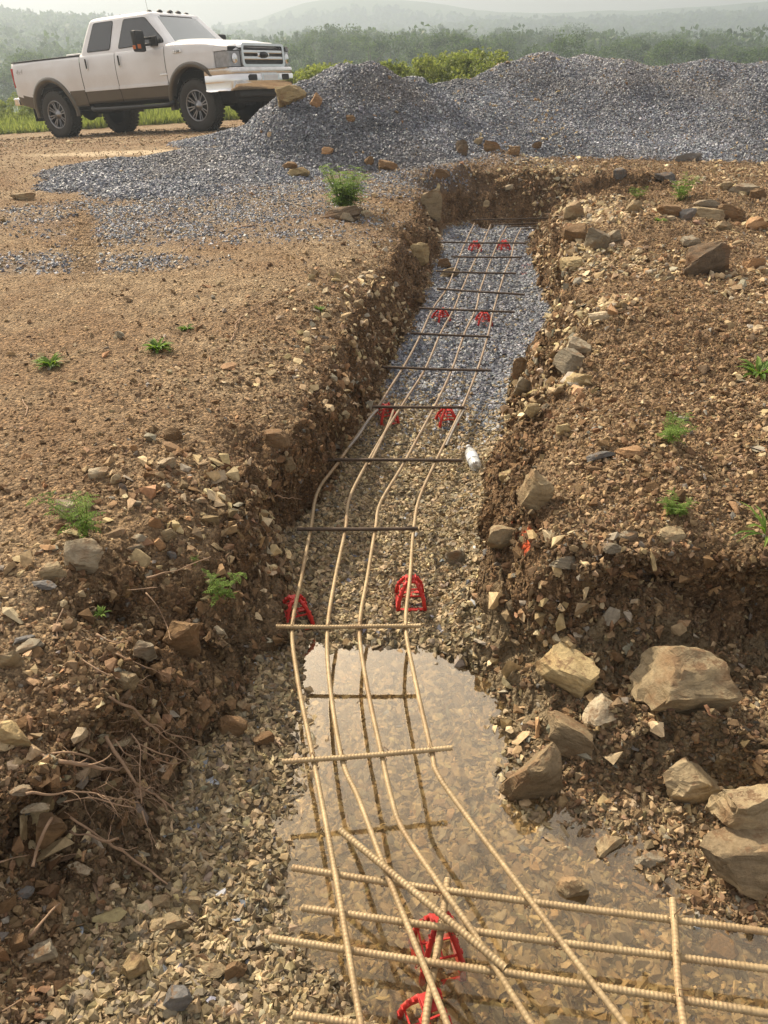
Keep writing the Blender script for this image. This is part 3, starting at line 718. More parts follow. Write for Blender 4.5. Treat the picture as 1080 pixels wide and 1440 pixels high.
near_bar([(629,1236,ZC-.016),(622,1290,ZC-.016),(612,1350,ZC-.016),(600,1420,ZC-.018),(594,1490,ZC-.02)], 'short ribbed bar tied over the two nearest red chairs', M_BAR, [(621,1300),(612,1356)], r=.0082)
for k, (za, va, zb_) in enumerate([(ZB+.0, (663,309), (800,306)), (ZB+.02, (690,316), (800,312)), (ZB, (712,319), (800,316)), (ZB, (733,322), (800,320))]):
    a = at_z(*va, za); b = at_z(zb_[0], zb_[1], za); b2 = b+(b-a)*1.6
    mb = MB(); mb.tube([a, a+(b-a)*.1, b, b2], .0075, 8, step=.03); mb.build('rebar', M_BARD, label='dark steel bar turning right at the far end of the trench, %s from the back' % ['first', 'second', 'third', 'fourth'][k], category='rebar', group='corner bars at the far end')

# ------------------------------------------------------------------ red rebar chairs
def make_chair(loc, h, label, rz):
    root = empty('rebar_chair', loc, label, 'rebar chair', None, rz)
    bw, tw = .055, .018
    legs = [(sx, sy) for sx in (-1, 1) for sy in (-1, 1)]
    b = MB()
    for sx in (-1, 1):
        b.box((sx*bw, 0, .003), (.013, 2*bw+.013, .008), 0, .001); b.box((0, sx*bw, .0035), (2*bw-.013, .013, .007), 0, .001)
    b.build('base_frame', M_RED, root)
    for sx, sy in legs:
        l = MB(); pts = []
        a = Vector((sx*bw, sy*bw, .004)); c = Vector((sx*bw*.80, sy*bw*.80, h*.5)); d = Vector((sx*tw, sy*tw, h*.93))
        l.tube([a, c, d], [.0088, .008, .007], 6, step=.02)
        for t in (.35, .55, .75, .9):       # teeth along the leg
            p = a.lerp(c, t*2) if t < .5 else c.lerp(d, (t-.5)*2)
            l.box(p+Vector((sx*.003, 0, 0)), (.014, .011, .007))
        l.build('leg', M_RED, root)
    t = MB(); t.box((0, 0, h*.93), (2*tw+.008, 2*tw+.008, .006), 0, .001)
    for sx in (-1, 1):
        t.box((sx*tw, 0, h*.93+.009), (.005, .022, .016), 0, .001)
        t.box((sx*.008, 0, h*.93+.004), (.010, .012, .006), 0, .001)
    t.build('saddle', M_RED, root)
    br = MB(); q = .5; w = bw*.80
    for s_ in (-1, 1):
        br.box((s_*w, 0, h*.5), (.004, 2*w, .006)); br.box((0, s_*w, h*.5+.001), (2*w, .004, .006))
    br.tube([(0, 0, h*.5), (0, 0, h*.92)], .003, 6); br.box((0, 0, h*.5+.0005), (2*w, .004, .005)); br.box((0, 0, h*.5+.0015), (.004, 2*w, .005))
    br.build('brace', M_RED, root)
    return root
for (u, v, zb_, h, l, rz) in [
    (668,353,-.5,.10,'red plastic rebar chair, left one of the farthest pair',.2),(708,352,-.5,.10,'red plastic rebar chair, right one of the farthest pair',.3),
    (620,452,-.5,.10,'red plastic rebar chair, left one of the middle pair',.5),(680,456,-.5,.10,'red plastic rebar chair, right one of the middle pair',.1),
    (543,592,-.51,.105,'red plastic rebar chair under the left bars beside the dark bank',.4),(628,598,-.51,.11,'red plastic rebar chair near the trench middle, up from the bottle',.15),
    (417,874,-.54,.125,'red plastic rebar chair at the left edge above the puddle',.35),(577,846,-.54,.125,'red plastic rebar chair on gravel right of the three left bars',.05),
    (614,1352,-.625,.205,'red plastic rebar chair standing in the water under the diagonal bar',.2),(600,1462,-.625,.2,'red plastic rebar chair cut off by the bottom of the picture',.35)]:
    P = at_z(u, v, zb_); make_chair(P, h, l, rz)

# ------------------------------------------------------------------ plastic bottle
nt_ = NT('clear_plastic'); pb = nt_.bsdf((.80, .84, .86), .12, nt_.bump(nt_.noise(60, 3, .5, nt_.coord()), .3, .004), spec=.6)
tb = nt_.n('ShaderNodeBsdfTransparent'); mxb = nt_.n('ShaderNodeMixShader'); mxb.inputs[0].default_value = .5
nt_.l(pb.outputs[0], mxb.inputs[1]); nt_.l(tb.outputs[0], mxb.inputs[2]); nt_.l(mxb.outputs[0], nt_.out.inputs[0])
P = hit(668, 662)
bt = empty('plastic_bottle', (P[0], P[1]-.02, P[2]+.035), 'crumpled clear plastic water bottle lying on gravel by the right bank', 'bottle')
bt.rotation_euler = (math.radians(-82), 0, math.radians(8))
pr = [(0, 0), (.026, 0), (.032, .006)]+[(.032-.0025*(k % 2), .012+k*.0075) for k in range(14)]+[(.031, .12), (.024, .14), (.013, .155), (.011, .168)]
b_ = MB(); b_.lathe(pr, (0, 0, 0), 'z', 20); b_.build('bottle_body', nt_.m, bt)
c_ = MB(); c_.lathe([(0, .183), (.013, .183), (.0142, .18), (.0142, .166), (.012, .166)], (0, 0, 0), 'z', 16); c_.build('cap', simple('white_cap', (.6, .6, .62), .4), bt)
l_ = MB(); l_.lathe([(.0326, .05), (.0328, .053), (.0328, .092), (.0326, .095)], (0, 0, 0), 'z', 20); l_.build('paper_label', simple('faded_label', (.66, .70, .76), .5), bt)

# ------------------------------------------------------------------ rocks
def rock_mesh(seed, dims, planes=11, rough=.12, sub=4, layered=True):
    r = np.random.default_rng(seed)
    bm = bmesh.new(); bmesh.ops.create_icosphere(bm, subdivisions=sub, radius=1)
    v = np.array([x.co[:] for x in bm.verts]); f = np.array([[q.index for q in x.verts] for x in bm.faces]); bm.free()
    v = np.sign(v)*np.abs(v)**.8*1.1
    N_ = r.normal(size=(planes, 3)); N_[:, 2] *= .7; N_ /= np.linalg.norm(N_, axis=1, keepdims=True)
    ax_ = np.array([[0, .1, 1], [.1, -1, .2], [-1, -.15, .15], [1, .2, .1]])+r.normal(size=(4, 3))*.28
    N_ = np.vstack([N_, ax_]); N_ /= np.linalg.norm(N_, axis=1, keepdims=True)
    D_ = np.concatenate([r.uniform(.55, .95, planes), r.uniform(.6, .8, 4)])
    for _ in range(2):
        for n_, d_ in zip(N_, D_):
            q = v@n_-d_; m = q > 0; v[m] -= n_[None]*(q[m][:, None])*.97
    s_ = seed*1.37
    nz = fbm(v[:,0]+s_, v[:,1], v[:,2], 1.6, 6, seed, .6); n5 = np.abs(fbm(v[:,0], v[:,1]-s_, v[:,2], 4, 3, seed+9, .6)); v = v*(1+rough*(1.9*nz-1.1*n5)[:, None])
    if layered:
        t = v[:, 2]*5+fbm(v[:,0], v[:,1]+s_, v[:,2]*.3, 1.2, 2, seed+5)*1.2; st = (t-np.floor(t)); v[:, :2] *= (1-.05*np.clip(np.abs(st-.5)*4-1, 0, 1))[:, None]
    v = v/np.abs(v).max(0)*.5
    return v*np.array(dims)[None], f
CK = {'tan': (.40, .32, .20), 'mud': (.29, .225, .14), 'grey': (.32, .28, .21), 'pale': (.50, .43, .31), 'brown': (.25, .165, .09), 'blue': (.205, .20, .195), 'orange': (.42, .26, .14), 'yellow': (.48, .38, .21), 'dark': (.17, .13, .09)}
def rock(u, v, w, h, kind, label, rz=0., tilt=(0, 0), flat=None, seed=None, sink=.22, group=None, zc=None, name='rock'):
    """u, v = centre in the photograph; w, h = its size there"""
    P = hit(u, v+h*.30); dep = depth_of(P); W = w*dep/FPX; Hh = h*dep/FPX
    a = math.asin(min(.99, (CAM[2]-P[2])/np.linalg.norm(CAM-P)))
    D = W*.62 if flat is None else W*.9
    Z = (Hh-D*math.sin(a)*.75)/max(.25, math.cos(a)*.95)
    if Z < .28*W: Z = .28*W; D = max(.35*W, (Hh-Z*math.cos(a))/max(.2, math.sin(a)*.8))
    Z = min(Z, 1.0*W)
    if flat: Z = min(Z, flat*W)
    Z /= (1-sink)
    seed = seed if seed is not None else int(u*7+v*13) % 9973
    vv, ff = rock_mesh(seed, (W*1.08, D*1.08, Z), sub=4 if W > .05 else 3)
    me = mesh_from_arrays(name, vv, ff, False, [M_BOULDER])
    me.shade_smooth(); 
    o = link(name, me, label=label, category='rock')
    n = (P-CAM); n[2] = 0; n /= np.linalg.norm(n)
    o.location = Vector(P)+Vector((n[0], n[1], 0))*D*.12+Vector((0, 0, Z*(.5-sink)))
    o.rotation_euler = (tilt[0], tilt[1], rz)
    c = CK[kind]; k = random.uniform(.7, 1.0); o.color = (c[0]*k, c[1]*k, c[2]*k, 1)
    try:
        me.set_sharp_from_angle(angle=math.radians(28))
    except Exception: pass
    if group: o['group'] = group
    return o
ROCKS = [
 (962,958,150,122,'tan','big flat-topped tan block jutting from the right bank under the hollow',.1),
 (1050,1135,120,100,'tan','large rounded brown boulder at the right edge, upper of a stacked two',.4),
 (1045,1205,140,95,'mud','large brown boulder at the right edge, lower of a stacked two',.2),
 (752,1092,98,92,'mud','big squarish dark boulder standing at the right edge of the puddle',.3),
 (800,1035,78,52,'mud','wedge-shaped grey rock leaning behind the squarish puddle boulder',-.5),
 (845,996,66,36,'pale','pale oblong slab lying below the big flat-topped block',.5),
 (790,945,90,70,'yellow','cracked ochre slab set in the right bank above the oblong slab',-.7),
 (962,1098,92,62,'tan','tan wedge rock between the puddle boulder and the stacked two',.5),
 (798,1250,52,46,'tan','banded tan rock sitting in the water above the ribbed bars',.2),
 (853,1190,44,28,'tan','small tan rock on mud right of the banded rock in the water',.6),
 (912,1207,38,26,'grey','small grey block on mud, right of the small tan rock',.1),
 (720,1207,18,14,'brown','tiny brown stone poking out of the puddle',.1),
 (1010,1335,58,44,'brown','brown rock at the water line under the right ends of the bars',.3),
 (672,1074,22,10,'dark','small dark clod breaking the puddle surface near the right side',.3),
 (754,692,58,74,'tan','large rounded tan stone embedded in the right bank above the orange paint',-.5),
 (706,755,50,44,'tan','pale rounded stone at the foot of the right bank beside the orange paint',.2),
 (694,778,36,28,'blue','blue grey stone tucked under the pale rounded stone at the bank foot',.2),
 (715,672,34,24,'yellow','yellow stone above the pale rounded stone on the right bank',.4),
 (641,782,30,26,'grey','grey stone alone on the gravel near the trench right side',.1),
 (845,640,46,12,'blue','long thin blue grey slab lying on the right bank',.3,.2),
 (884,636,36,20,'orange','orange brown slab touching the long thin blue grey one',-.1),
 (805,292+10,34,26,'tan','tan rock at the crest near the far right corner of the trench',.3),
 (836,1000-340,30,12,'brown','thin brown slab just below the long blue grey slab',.2),
 (944,752,44,24,'tan','tan block on the lip above the near right hollow',.1),
 (800,790,60,20,'grey','long grey slab edge showing on the right bank lip',.45),
 (857,770,30,18,'grey','small grey slab right of the long slab on the bank lip',.3),
 (771,572,20,30,'grey','upright grey stone standing on the right bank near its trench edge',.1),
 (748,578,22,20,'yellow','yellow cube-like stone left of the upright grey stone',.3),
 (812,490,46,26,'pale','large pale stone on the mid right bank',.3),
 (798,512,44,34,'grey','leaning grey slab below the large pale stone on the mid right bank',-.9),
 (812,535,38,24,'yellow','flat yellow stone below the leaning grey slab',.2),
 (817,558,14,18,'orange','small upright orange stone right below the flat yellow stone',.2),
 (790,603,26,18,'yellow','yellow stone below and right of the cube-like stone',.2),
 (843,446,38,18,'pale','pale slab topping the lump high on the right bank',.1),
 (735,520,30,34,'brown','brown clod rock hanging at the right trench edge mid way',.1),
 (735,545,26,26,'grey','grey green stone below the brown clod rock at the trench edge',.1),
 (892,293,24,20,'tan','tan angular rock at the back right, left of the grey slab row',.3),
 (940,300,36,20,'brown','brown rock left of the dark round stone on the back right',.1),
 (962,304,26,20,'blue','dark bluish round stone in the row at the back right',.1),
 (944,308,16,9,'pale','small white stone in front of the row at the back right',.1),
 (995,302,46,22,'tan','wide tan block right of the dark bluish round stone',-.1),
 (990,288,40,12,'grey','flat grey slab behind the wide tan block',.1),
 (1028,302,40,24,'brown','reddish brown tilted slab right of the wide tan block',-.6),
 (1015,320,26,16,'tan','small tan wedge in front of the reddish brown tilted slab',.1),
 (1060,316,34,16,'orange','orange tan stone at the right edge beyond the tilted slab',.1),
 (1061,371,32,18,'orange','rounded orange stone near the right edge',.2),
 (1045,330-60,50,12,'grey','grey flat slab in the pile at the far right edge',.1),
 (1062,275,30,20,'brown','brown block in the pile at the far right edge',.3),
 (1020,262,26,14,'tan','tan stone in the pile at the far right edge',.6),
 (873,244,20,15,'blue','blue grey triangular stone on the edge of the end trench wall',.1),
 (935,250,34,12,'blue','flat blue slab lying behind the green weed at the back right',.1),
 (965,224,36,7,'blue','long thin blue grey slab at the foot of the gravel heap right',.05),
 (836,342,36,32,'grey','grey tilted slab on the back part of the right bank',-.7),
 (862,335,26,20,'grey','grey slab touching the tilted slab on the back right bank',.2),
 (808,330,40,26,'brown','brown jutting slab at the crest of the back right bank',-.5),
 (805,372,40,24,'yellow','ochre slab dipping toward the trench on the back right bank',-.5),
 (990,372,70,42,'dark','dark soil-covered lump of rock on the right behind the weeds',.1),
 (970,352-10,26,18,'grey','greyish stone on top of the dark lump',.1),
 (885,552+200,34,16,'grey','grey chip slab lying above the near right hollow',.4),
 (115,783,62,48,'pale','large rounded pale boulder on the left bank below the leggy weed',.3),
 (76,802,34,26,'tan','tan stone touching the large rounded boulder on its left',.3),
 (62,820,44,18,'blue','bluish slab below the tan stone on the left bank',-.3),
 (98,715,34,44,'pale','pale slab leaning behind the leggy weed',-.5),
 (138,665,30,20,'pale','pale block above the leggy weed',.1),
 (165,673,16,18,'tan','small tan stone right of the pale block',.1),
 (174,686,12,16,'blue','small blue stone below the small tan stone',.1),
 (236,652,26,20,'pale','white angular stone alone on the left bank',.3),
 (244,612,26,20,'brown','brown stone above the white angular stone on the left bank',.1),
 (189,630,12,12,'orange','small orange stone left of the brown stone',.1),
 (220,733,18,28,'orange','upright tan stone in the cluster on the left bank',.3),
 (238,750,20,26,'tan','tan stone right below the upright tan stone',.3),
 (244,780,14,22,'blue','blue grey stone at the bottom of the left bank cluster',.1),
 (224,765,18,18,'orange','orange stone in the middle of the left bank cluster',.3),
 (190,770,26,12,'grey','flat grey stone left of the cluster on the left bank',.3),
 (199,757,24,14,'grey','grey wedge above the flat grey stone',.5),
 (283,704,20,12,'pale','pale flat stone on the left bank shoulder',.1),
 (190,708,20,12,'grey','grey flat stone between the leggy weed and the pale flat stone',.1),
 (258,892,50,66,'brown','large brown block in the hollow of the left bank',.2),
 (205,915,30,30,'grey','grey block deep in the left hollow',.2),
 (178,950,36,60,'tan','tan slab face low in the left bank below the hollow',-.4),
 (311,890,18,18,'pale','pale stone on the slope below the left hollow',.1),
 (385,748,26,22,'tan','tan stone at the foot of the left bank beside the cross bar',.3),
 (404,646,26,52,'tan','tall tan slab standing in the left wall',.1),
 (388,618,40,30,'brown','brown root-covered rock over the tall slab in the left wall',.1),
 (18,928,40,38,'tan','tan block at the left edge among grey slabs',.3),
 (42,908,38,20,'grey','grey slab above right of the tan block at the left edge',.3),
 (35,898,30,12,'blue','dark blue slab topping the grey slabs at the left edge',.3),
 (100,878,24,20,'tan','tan stone below the tiny green sprout',.1),
 (18,1033,54,46,'yellow','yellowish faceted block at the left edge with dark fissures',.1),
 (76,1165,44,46,'brown','round brown stone held among the roots at lower left',.1),
 (52,1134,38,14,'pale','pale oblong stone on top of the root mass at lower left',.2),
 (30,1110,30,16,'grey','grey flat stone at left above the round brown stone',.2),
 (115,1222,38,16,'pale','long pale stone on the slope at lower left',-.4),
 (37,1255,32,18,'blue','bluish flat stone on the lower left slope',.2),
 (60,1340,42,30,'grey','grey wedge stone on the lower left slope',.3),
 (30,1328,26,24,'brown','brown block left of the grey wedge stone',.2),
 (4,1343,26,24,'orange','orange tan stone cut by the left frame edge',.2),
 (192,1357,42,46,'yellow','pale faceted stone where mud meets gravel at lower left',.3),
 (256,1400,44,46,'blue','dark bluish upright stone at the bottom left of the gravel',.2),
 (244,1296,48,28,'tan','tan slab on the mud edge of the gravel at lower left',.1),
 (228,1270,34,22,'tan','tan stone above the tan slab on the mud edge',.1),
 (272,1270,24,22,'tan','brownish stone right of the two tan stones on the mud edge',.1),
 (300,1367,40,22,'tan','flat tan stone on the gravel right of the faceted one',.1),
 (333,1362,34,36,'brown','brown stone right of the flat tan stone on the gravel',.6),
 (117,1400,28,16,'grey','grey stone near the bottom left corner',.1),
 (325,1020,44,32,'brown','brown angular rock at the top of the near gravel slope',.2),
 (375,1038,36,26,'brown','brown rock right of the angular one at the edge of the gravel',.3),
 (343,985+8,26,16,'tan','tan stone above the two brown rocks on the gravel slope',.2),
 (380,965,24,12,'grey','grey flat chip between left bank foot and the long bars',.1),
 (408,137,44,28,'yellow','large tan stone resting high on the gravel heap',.4),
 (446,139,18,30,'orange','upright orange stone beside the large tan one on the heap',.1),
 (420,243,30,14,'yellow','yellow stone at the foot of the heap, left of the bushy weed',.1),
 (408,234,22,12,'brown','brown stone just behind the yellow one at the heap foot',.1),
 (546,235,30,16,'brown','brown stone at the heap foot right of the bushy weed',.1),
 (461,213,18,9,'orange','small orange brown stone low on the heap',.1),
 (492,167,14,10,'brown','brown stone high on the left part of the heap',.1),
 (520,228,14,12,'brown','small brown stone low on the heap above the weed',.1),
 (622,248,28,20,'brown','brown rock on the corner of the far trench wall',.1),
 (480,302,60,18,'dark','dark flat stone under the bushy weed',.1),
 (487,307,20,14,'pale','pale stone under the bushy weed',.3),
 (516,302,16,12,'pale','pale rounded stone right of the bushy weed base',.1),
 (590,345,26,74,'yellow','tall pale rock face exposed in the far left wall',.2),
 (607,290,40,40,'tan','broken tan rock ledge at the far left corner of the trench',.2),
 (632,385,28,16,'tan','tan stone on gravel at the foot of the far left wall',.1),
 (625,372,22,16,'brown','brown stone behind the tan one at the far left wall foot',.1),
 (505,425,16,34,'tan','tan stone standing in the left wall above the middle chairs',.1),
 (684,283,10,24,'tan','narrow tan stone upright in the end wall of the trench',.1),
 (716,264,16,8,'pale','pale chip stone on the end wall of the trench',.3),
 (30,278,40,8,'tan','flat tan stone on the yard at the far left',.1),
 (690,208,24,16,'brown','brown clod on the dirt patch before the heap',.1),
 (650,210,20,22,'dark','dark clod at the left end of the dirt patch before the heap',.1),
 (672,200,14,10,'tan','tan pebble topping the dirt patch before the heap',.1),
 (722,213,18,14,'brown','brown clod at the right end of the dirt patch before the heap',.2),
 (755,206,14,10,'brown','brown clod apart from the dirt patch, below the heap',.2),
]
for r_ in ROCKS:
    u, v, w, h, k, l, rz = r_[:7]
    rock(u, v, w, h, k, l, rz, tilt=(random.uniform(-.2, .2)*(.4 if w > 80 else 1), random.uniform(-.2, .2)*(.4 if w > 80 else 1)), flat=r_[7] if len(r_) > 7 else None)

# ------------------------------------------------------------------ roots and twigs
def root(path, r0, r1, label, lift=.012, cat='root', group='roots hanging from the left bank', branches=0, name='root'):
    pts = []
    for q in path:
        P = hit(q[0], q[1]); l = q[2] if len(q) > 2 else lift
        pts.append(P+(CAM-P)/np.linalg.norm(CAM-P)*l)
    dep = depth_of(pts[0]); R0, R1 = r0*dep/FPX*.36, r1*dep/FPX*.34
    cp = catmull(pts, .012); n = len(cp)
    jit = np.stack([vnoise(cp[:,0]*28, cp[:,1]*28, cp[:,2]*28, s) for s in (1, 2, 3)], 1)*R0*1.8; cp = cp+jit
    mb = MB(); mb.tube(cp, list(np.linspace(R0, R1, 6)*(1+.25*rng.normal(size=6))), 7)
    for b in range(branches):
        i = int(n*random.uniform(.2, .8)); d = cp[min(i+3, n-1)]-cp[i-1]; d = d/(np.linalg.norm(d)+1e-9)+rng.normal(size=3)*.7; d /= np.linalg.norm(d)
        L = random.uniform(.03, .10); q = [cp[i]]
        for k in range(5): d = d+rng.normal(size=3)*.25+np.array([0, 0, -.08]); d /= np.linalg.norm(d); q.append(q[-1]+d*L/5)
        mb.tube(q, [R0*.45, R1*.5], 5, step=.01)
    o = mb.build(name, M_ROOT, label=label, category=cat)
    if group: o['group'] = group
    return o
for path, a, b, l, br in [
 ([(55,1058),(75,1066,.03),(100,1072,.05),(140,1079,.05),(178,1081,.03)],10,5,'thickest pale root, forked, lying across the left bank',3),
 ([(72,1058,.03),(95,1056,.05),(125,1066,.05),(152,1078,.04)],5,3,'upper fork of the thickest pale root',2),
 ([(150,1035,.03),(165,1062,.06),(182,1085,.07),(192,1103,.06),(212,1115,.04),(240,1135,.02),(260,1150,.01)],6,3,'long root hanging down the bank right of the thickest root',5),
 ([(155,978,.02),(185,998,.05),(210,1015,.05),(235,1028,.04),(262,1036,.03),(282,1044,.02)],5,2,'long root running down right below the overhang',6),
 ([(200,1010,.05),(232,1035,.04),(258,1058,.03),(275,1075,.02)],4,2,'thin root branching down from the overhang root',3),
 ([(35,1118,.02),(75,1116,.04),(110,1114,.05),(150,1120,.05),(196,1131,.03)],5,2,'long horizontal root below the thickest one',7),
 ([(90,1127,.03),(130,1122,.05),(165,1132,.05),(190,1137,.04)],3,2,'thin root tangled with the long horizontal one',5),
 ([(100,1170,.02),(130,1176,.05),(150,1181,.05),(167,1176,.04)],6,4,'stub of pale root poking out low on the left bank',1),
 ([(98,1150,.03),(140,1176,.04),(190,1212,.03),(240,1245,.01)],5,3,'straight dark root slanting down onto the gravel',2),
 ([(185,1032,.04),(196,1052,.07),(197,1090,.07),(198,1130,.05)],3,2,'thin vertical root hanging free',1),
 ([(190,1045,.04),(225,1058,.05),(262,1072,.03)],3,2,'thin pale root reaching right over the shade',2),
 ([(185,1050,.04),(215,1062,.05),(240,1074,.04),(264,1070,.02)],3,2,'second thin pale root reaching right over the shade',2),
 ([(162,1040,.03),(175,1058,.06),(190,1070,.06),(200,1078,.05)],3,2,'crooked thin root in the middle of the tangle',3),
 ([(200,1140,.04),(208,1165,.05),(222,1195,.03)],3,1,'hair root dropping toward the gravel',2),
 ([(130,1110,.05),(150,1102,.06),(148,1100,.06),(170,1115,.06)],2,1,'hair root looping above the horizontal root',2),
 ([(135,893,.02),(160,902,.04),(180,900,.03)],4,2,'short wavy pale root under the tiny sprout',1),
 ([(165,920,.02),(195,934,.04),(220,944,.04),(236,952,.02)],4,2,'wavy pale root below the hollow',1),
 ([(105,918,.01),(140,944,.03),(190,962,.03),(210,966,.02)],3,2,'long pale root under the hollow ending by the slab',2),
 ([(178,829,.03),(205,828,.05),(220,827,.04)],3,2,'pale twig above the hollow',0),
 ([(205,835,.03),(222,855,.06),(235,880,.06),(241,900,.04)],3,1,'thin root arching over the hollow',0),
 ([(88,856,.02),(78,880,.03),(80,898,.01)],3,2,'small hooked root at left among stones',0)]:
    root(path, a, b, l, branches=br)
for path, a, b, l in [
 ([(206,812,.02),(235,804,.05),(262,796,.07),(296,782,.08)],5,2,'bare twig sticking out to the right over the left bank'),
 ([(74,1152,.05),(64,1170,.06),(52,1195,.05),(45,1218,.02)],7,6,'pale split stick leaning against the round brown stone'),
 ([(40,1320,.02),(60,1298,.04),(85,1272,.03)],7,3,'pale splintered stick on the lower left slope'),
 ([(2,722+700,.02),(30,1408,.03)],5,3,'pale stick at the bottom left corner'),
 ([(330,455),(345,442),(372,428),(415,408)],3,2,'long thin twig on the left yard edge'),
 ([(331,318),(350,319),(372,316)],4,3,'short stick on the yard left of the bushy weed'),
 ([(255,355),(270,340),(282,338)],3,2,'small curved twig on the yard'),
 ([(325,480,.03),(332,462,.05),(336,448,.03)],3,2,'thin upright twig on the left bank shoulder'),
 ([(35,585),(38,572),(32,562)],3,2,'small curved twig at the left of the yard'),
 ([(760,840,.03),(752,858,.03),(748,868,.02)],4,3,'pale stick beside the orange paint on the right bank'),
 ([(350,703,.02),(385,698,.06),(425,702,.05)],4,2,'brown twig sticking out of the left wall near a cross bar'),
 ([(0,1112+100,.02),(40,1200,.02)],3,2,'dark twig at the left edge')]:
    root(path, a, b, l, cat='twig', group=None, name='twig')
# fine root hairs as one tangle
mb = MB()
for _ in range(140):
    u, v = random.gauss(180, 38), random.gauss(1085, 45)
    P = hit(u, v); 
    if P[1] > 3: continue
    q = [P+(CAM-P)*.01]; d = np.array([random.uniform(-.2, .6), random.uniform(-.5, .1), random.uniform(-1, -.1)]); d /= np.linalg.norm(d)
    L = random.uniform(.03, .13)
    for k in range(5): d = d+rng.normal(size=3)*.3; d /= np.linalg.norm(d); q.append(q[-1]+d*L/5)
    mb.tube(q, [.0008, .0004], 3, step=.012)
mb.build('root_hairs', M_ROOT, kind='stuff', label='tangle of fine root hairs in the left bank', category='roots')

# ------------------------------------------------------------------ weeds
def leafset(n=1): return [], [], []
class Leaves:
    def __init__(s): s.v = []; s.f = []; s.c = []
    def leaf(s, p, d, up, L, W, tint, fold=.25, droop=.2):
        d = np.asarray(d)/np.linalg.norm(d); sd_ = np.cross(d, up); sd_ /= np.linalg.norm(sd_)+1e-9; n = np.cross(sd_, d)
        b = len(s.v)
        pts = [p, p+d*L*.4+sd_*W*.5+n*W*fold, p+d*L*.4-n*0, p+d*L*.4-sd_*W*.5+n*W*fold, p+d*L*.75+sd_*W*.33+n*(W*fold*.6-L*droop*.3), p+d*L*.75-n*L*droop*.3, p+d*L*.75-sd_*W*.33+n*(W*fold*.6-L*droop*.3), p+d*L-n*L*droop]
        s.v += pts; s.c += [(tint, tint, tint, 1)]*8
        s.f += [[b, b+2, b+1, b+1], [b, b+3, b+2, b+2], [b+1, b+2, b+5, b+4], [b+2, b+3, b+6, b+5], [b+4, b+5, b+7, b+7], [b+5, b+6, b+7, b+7]]
    def build(s, name, mat, parent=None, **k):
        me = bpy.data.meshes.new(name); me.from_pydata([tuple(p) for p in s.v], [], [list(dict.fromkeys(q)) for q in s.f]); me.materials.append(mat)
        a = me.attributes.new('tint', 'FLOAT_COLOR', 'POINT'); a.data.foreach_set('color', np.array(s.c, np.float32).ravel()); return link(name, me, parent, **k)
def weed(u, v, hpx, label, stems=8, spread=.5, kind='fern', base_w=.25, group=None, name='weed'):
    P = hit(u, v); dep = depth_of(P); Hm = hpx*dep/FPX/.85
    rt = empty(name, P, label, 'weed', group)
    L = Leaves(); st = MB()
    for k in range(stems):
        a = random.uniform(0, 2*PI); sp = spread*random.uniform(.2, 1); d = np.array([math.cos(a)*sp, math.sin(a)*sp, 1.]); d /= np.linalg.norm(d)
        p = np.array([math.cos(a), math.sin(a), 0])*Hm*base_w*random.uniform(0, .3); l = Hm*random.uniform(.55, 1); q = [p.copy()]
        N_ = 7
        for i in range(N_):
            d = d+rng.normal(size=3)*.08+np.array([math.cos(a), math.sin(a), 0])*.04; d /= np.linalg.norm(d); p = p+d*l/N_; q.append(p.copy())
            if kind == 'fern' and i > 0:
                for m in range(3):
                    b = random.uniform(0, 2*PI); dd = np.array([math.cos(b), math.sin(b), random.uniform(-.1, .6)]); fl = Hm*random.uniform(.14, .26)*(1.2-i/N_*.5)
                    pp = p.copy(); dd /= np.linalg.norm(dd)
                    for w_ in range(5):
                        pp = pp+dd*fl/5; dd = dd+np.array([0, 0, -.07]); t = random.uniform(.1, 1)
                        s_ = np.cross(dd, [0, 0, 1.]); s_ /= np.linalg.norm(s_)+1e-9
                        for sg in (-1, 1): L.leaf(pp, dd*.6+s_*sg, np.array([0, 0, 1.]), fl*.36*(1-w_*.1), fl*.12, t)
                    L.leaf(pp, dd, np.array([0, 0, 1.]), fl*.35, fl*.12, random.random())
        st.tube(q, [Hm*.018, Hm*.006], 5)
        if kind == 'blade':
            pass
    if kind == 'blade' or kind == 'tuft':
        for k in range(stems*6):
            a = random.uniform(0, 2*PI); e = random.uniform(.3, 1.3)
            L.leaf(np.array([math.cos(a), math.sin(a), 0])*Hm*.08, np.array([math.cos(a), math.sin(a), e]), np.array([0, 0, 1.]), Hm*random.uniform(.6, 1.1), Hm*(.10 if kind == 'blade' else .24), random.random(), droop=.35)
    L.build('foliage', M_LEAF, rt)
    if kind == 'fern': st.build('stem', M_STEM, rt)
    return rt
weed(484, 298, 58, 'large bushy green weed at the foot of the gravel heap', 22, .55)
weed(222, 492, 20, 'small bright green tuft, right one of two on the open yard', 7, .8, 'tuft')
weed(72, 515, 20, 'small green tuft, left one of two on the open yard', 6, .6, 'tuft')
weed(262, 464, 11, 'tiny faded sprout above the right yard tuft', 5, .9, 'tuft')
weed(121, 752, 72, 'leggy weed with feathery leaves on the left bank', 4, .35)
weed(310, 850, 52, 'drooping sprig hanging on the left bank wall', 4, .5)
weed(275, 795, 16, 'tiny leaf sprig on the end of the bare twig', 2, .4)
weed(142, 864, 12, 'tiny dark green sprout on the left bank by the roots', 3, .9, 'tuft')
weed(940, 622, 48, 'feathery green weed on the right bank, middle one', 7, .6)
weed(948, 724, 32, 'dense green tuft on the right bank above the hollow', 12, .6)
weed(1066, 528, 28, 'leafy green weed cut by the right edge of the picture', 5, .8, 'tuft')
weed(1080, 752, 46, 'bright grass blades at the right edge of the picture', 4, .4, 'blade')
weed(956, 282, 32, 'fresh green weed on the far right behind the rocks', 9, .6)
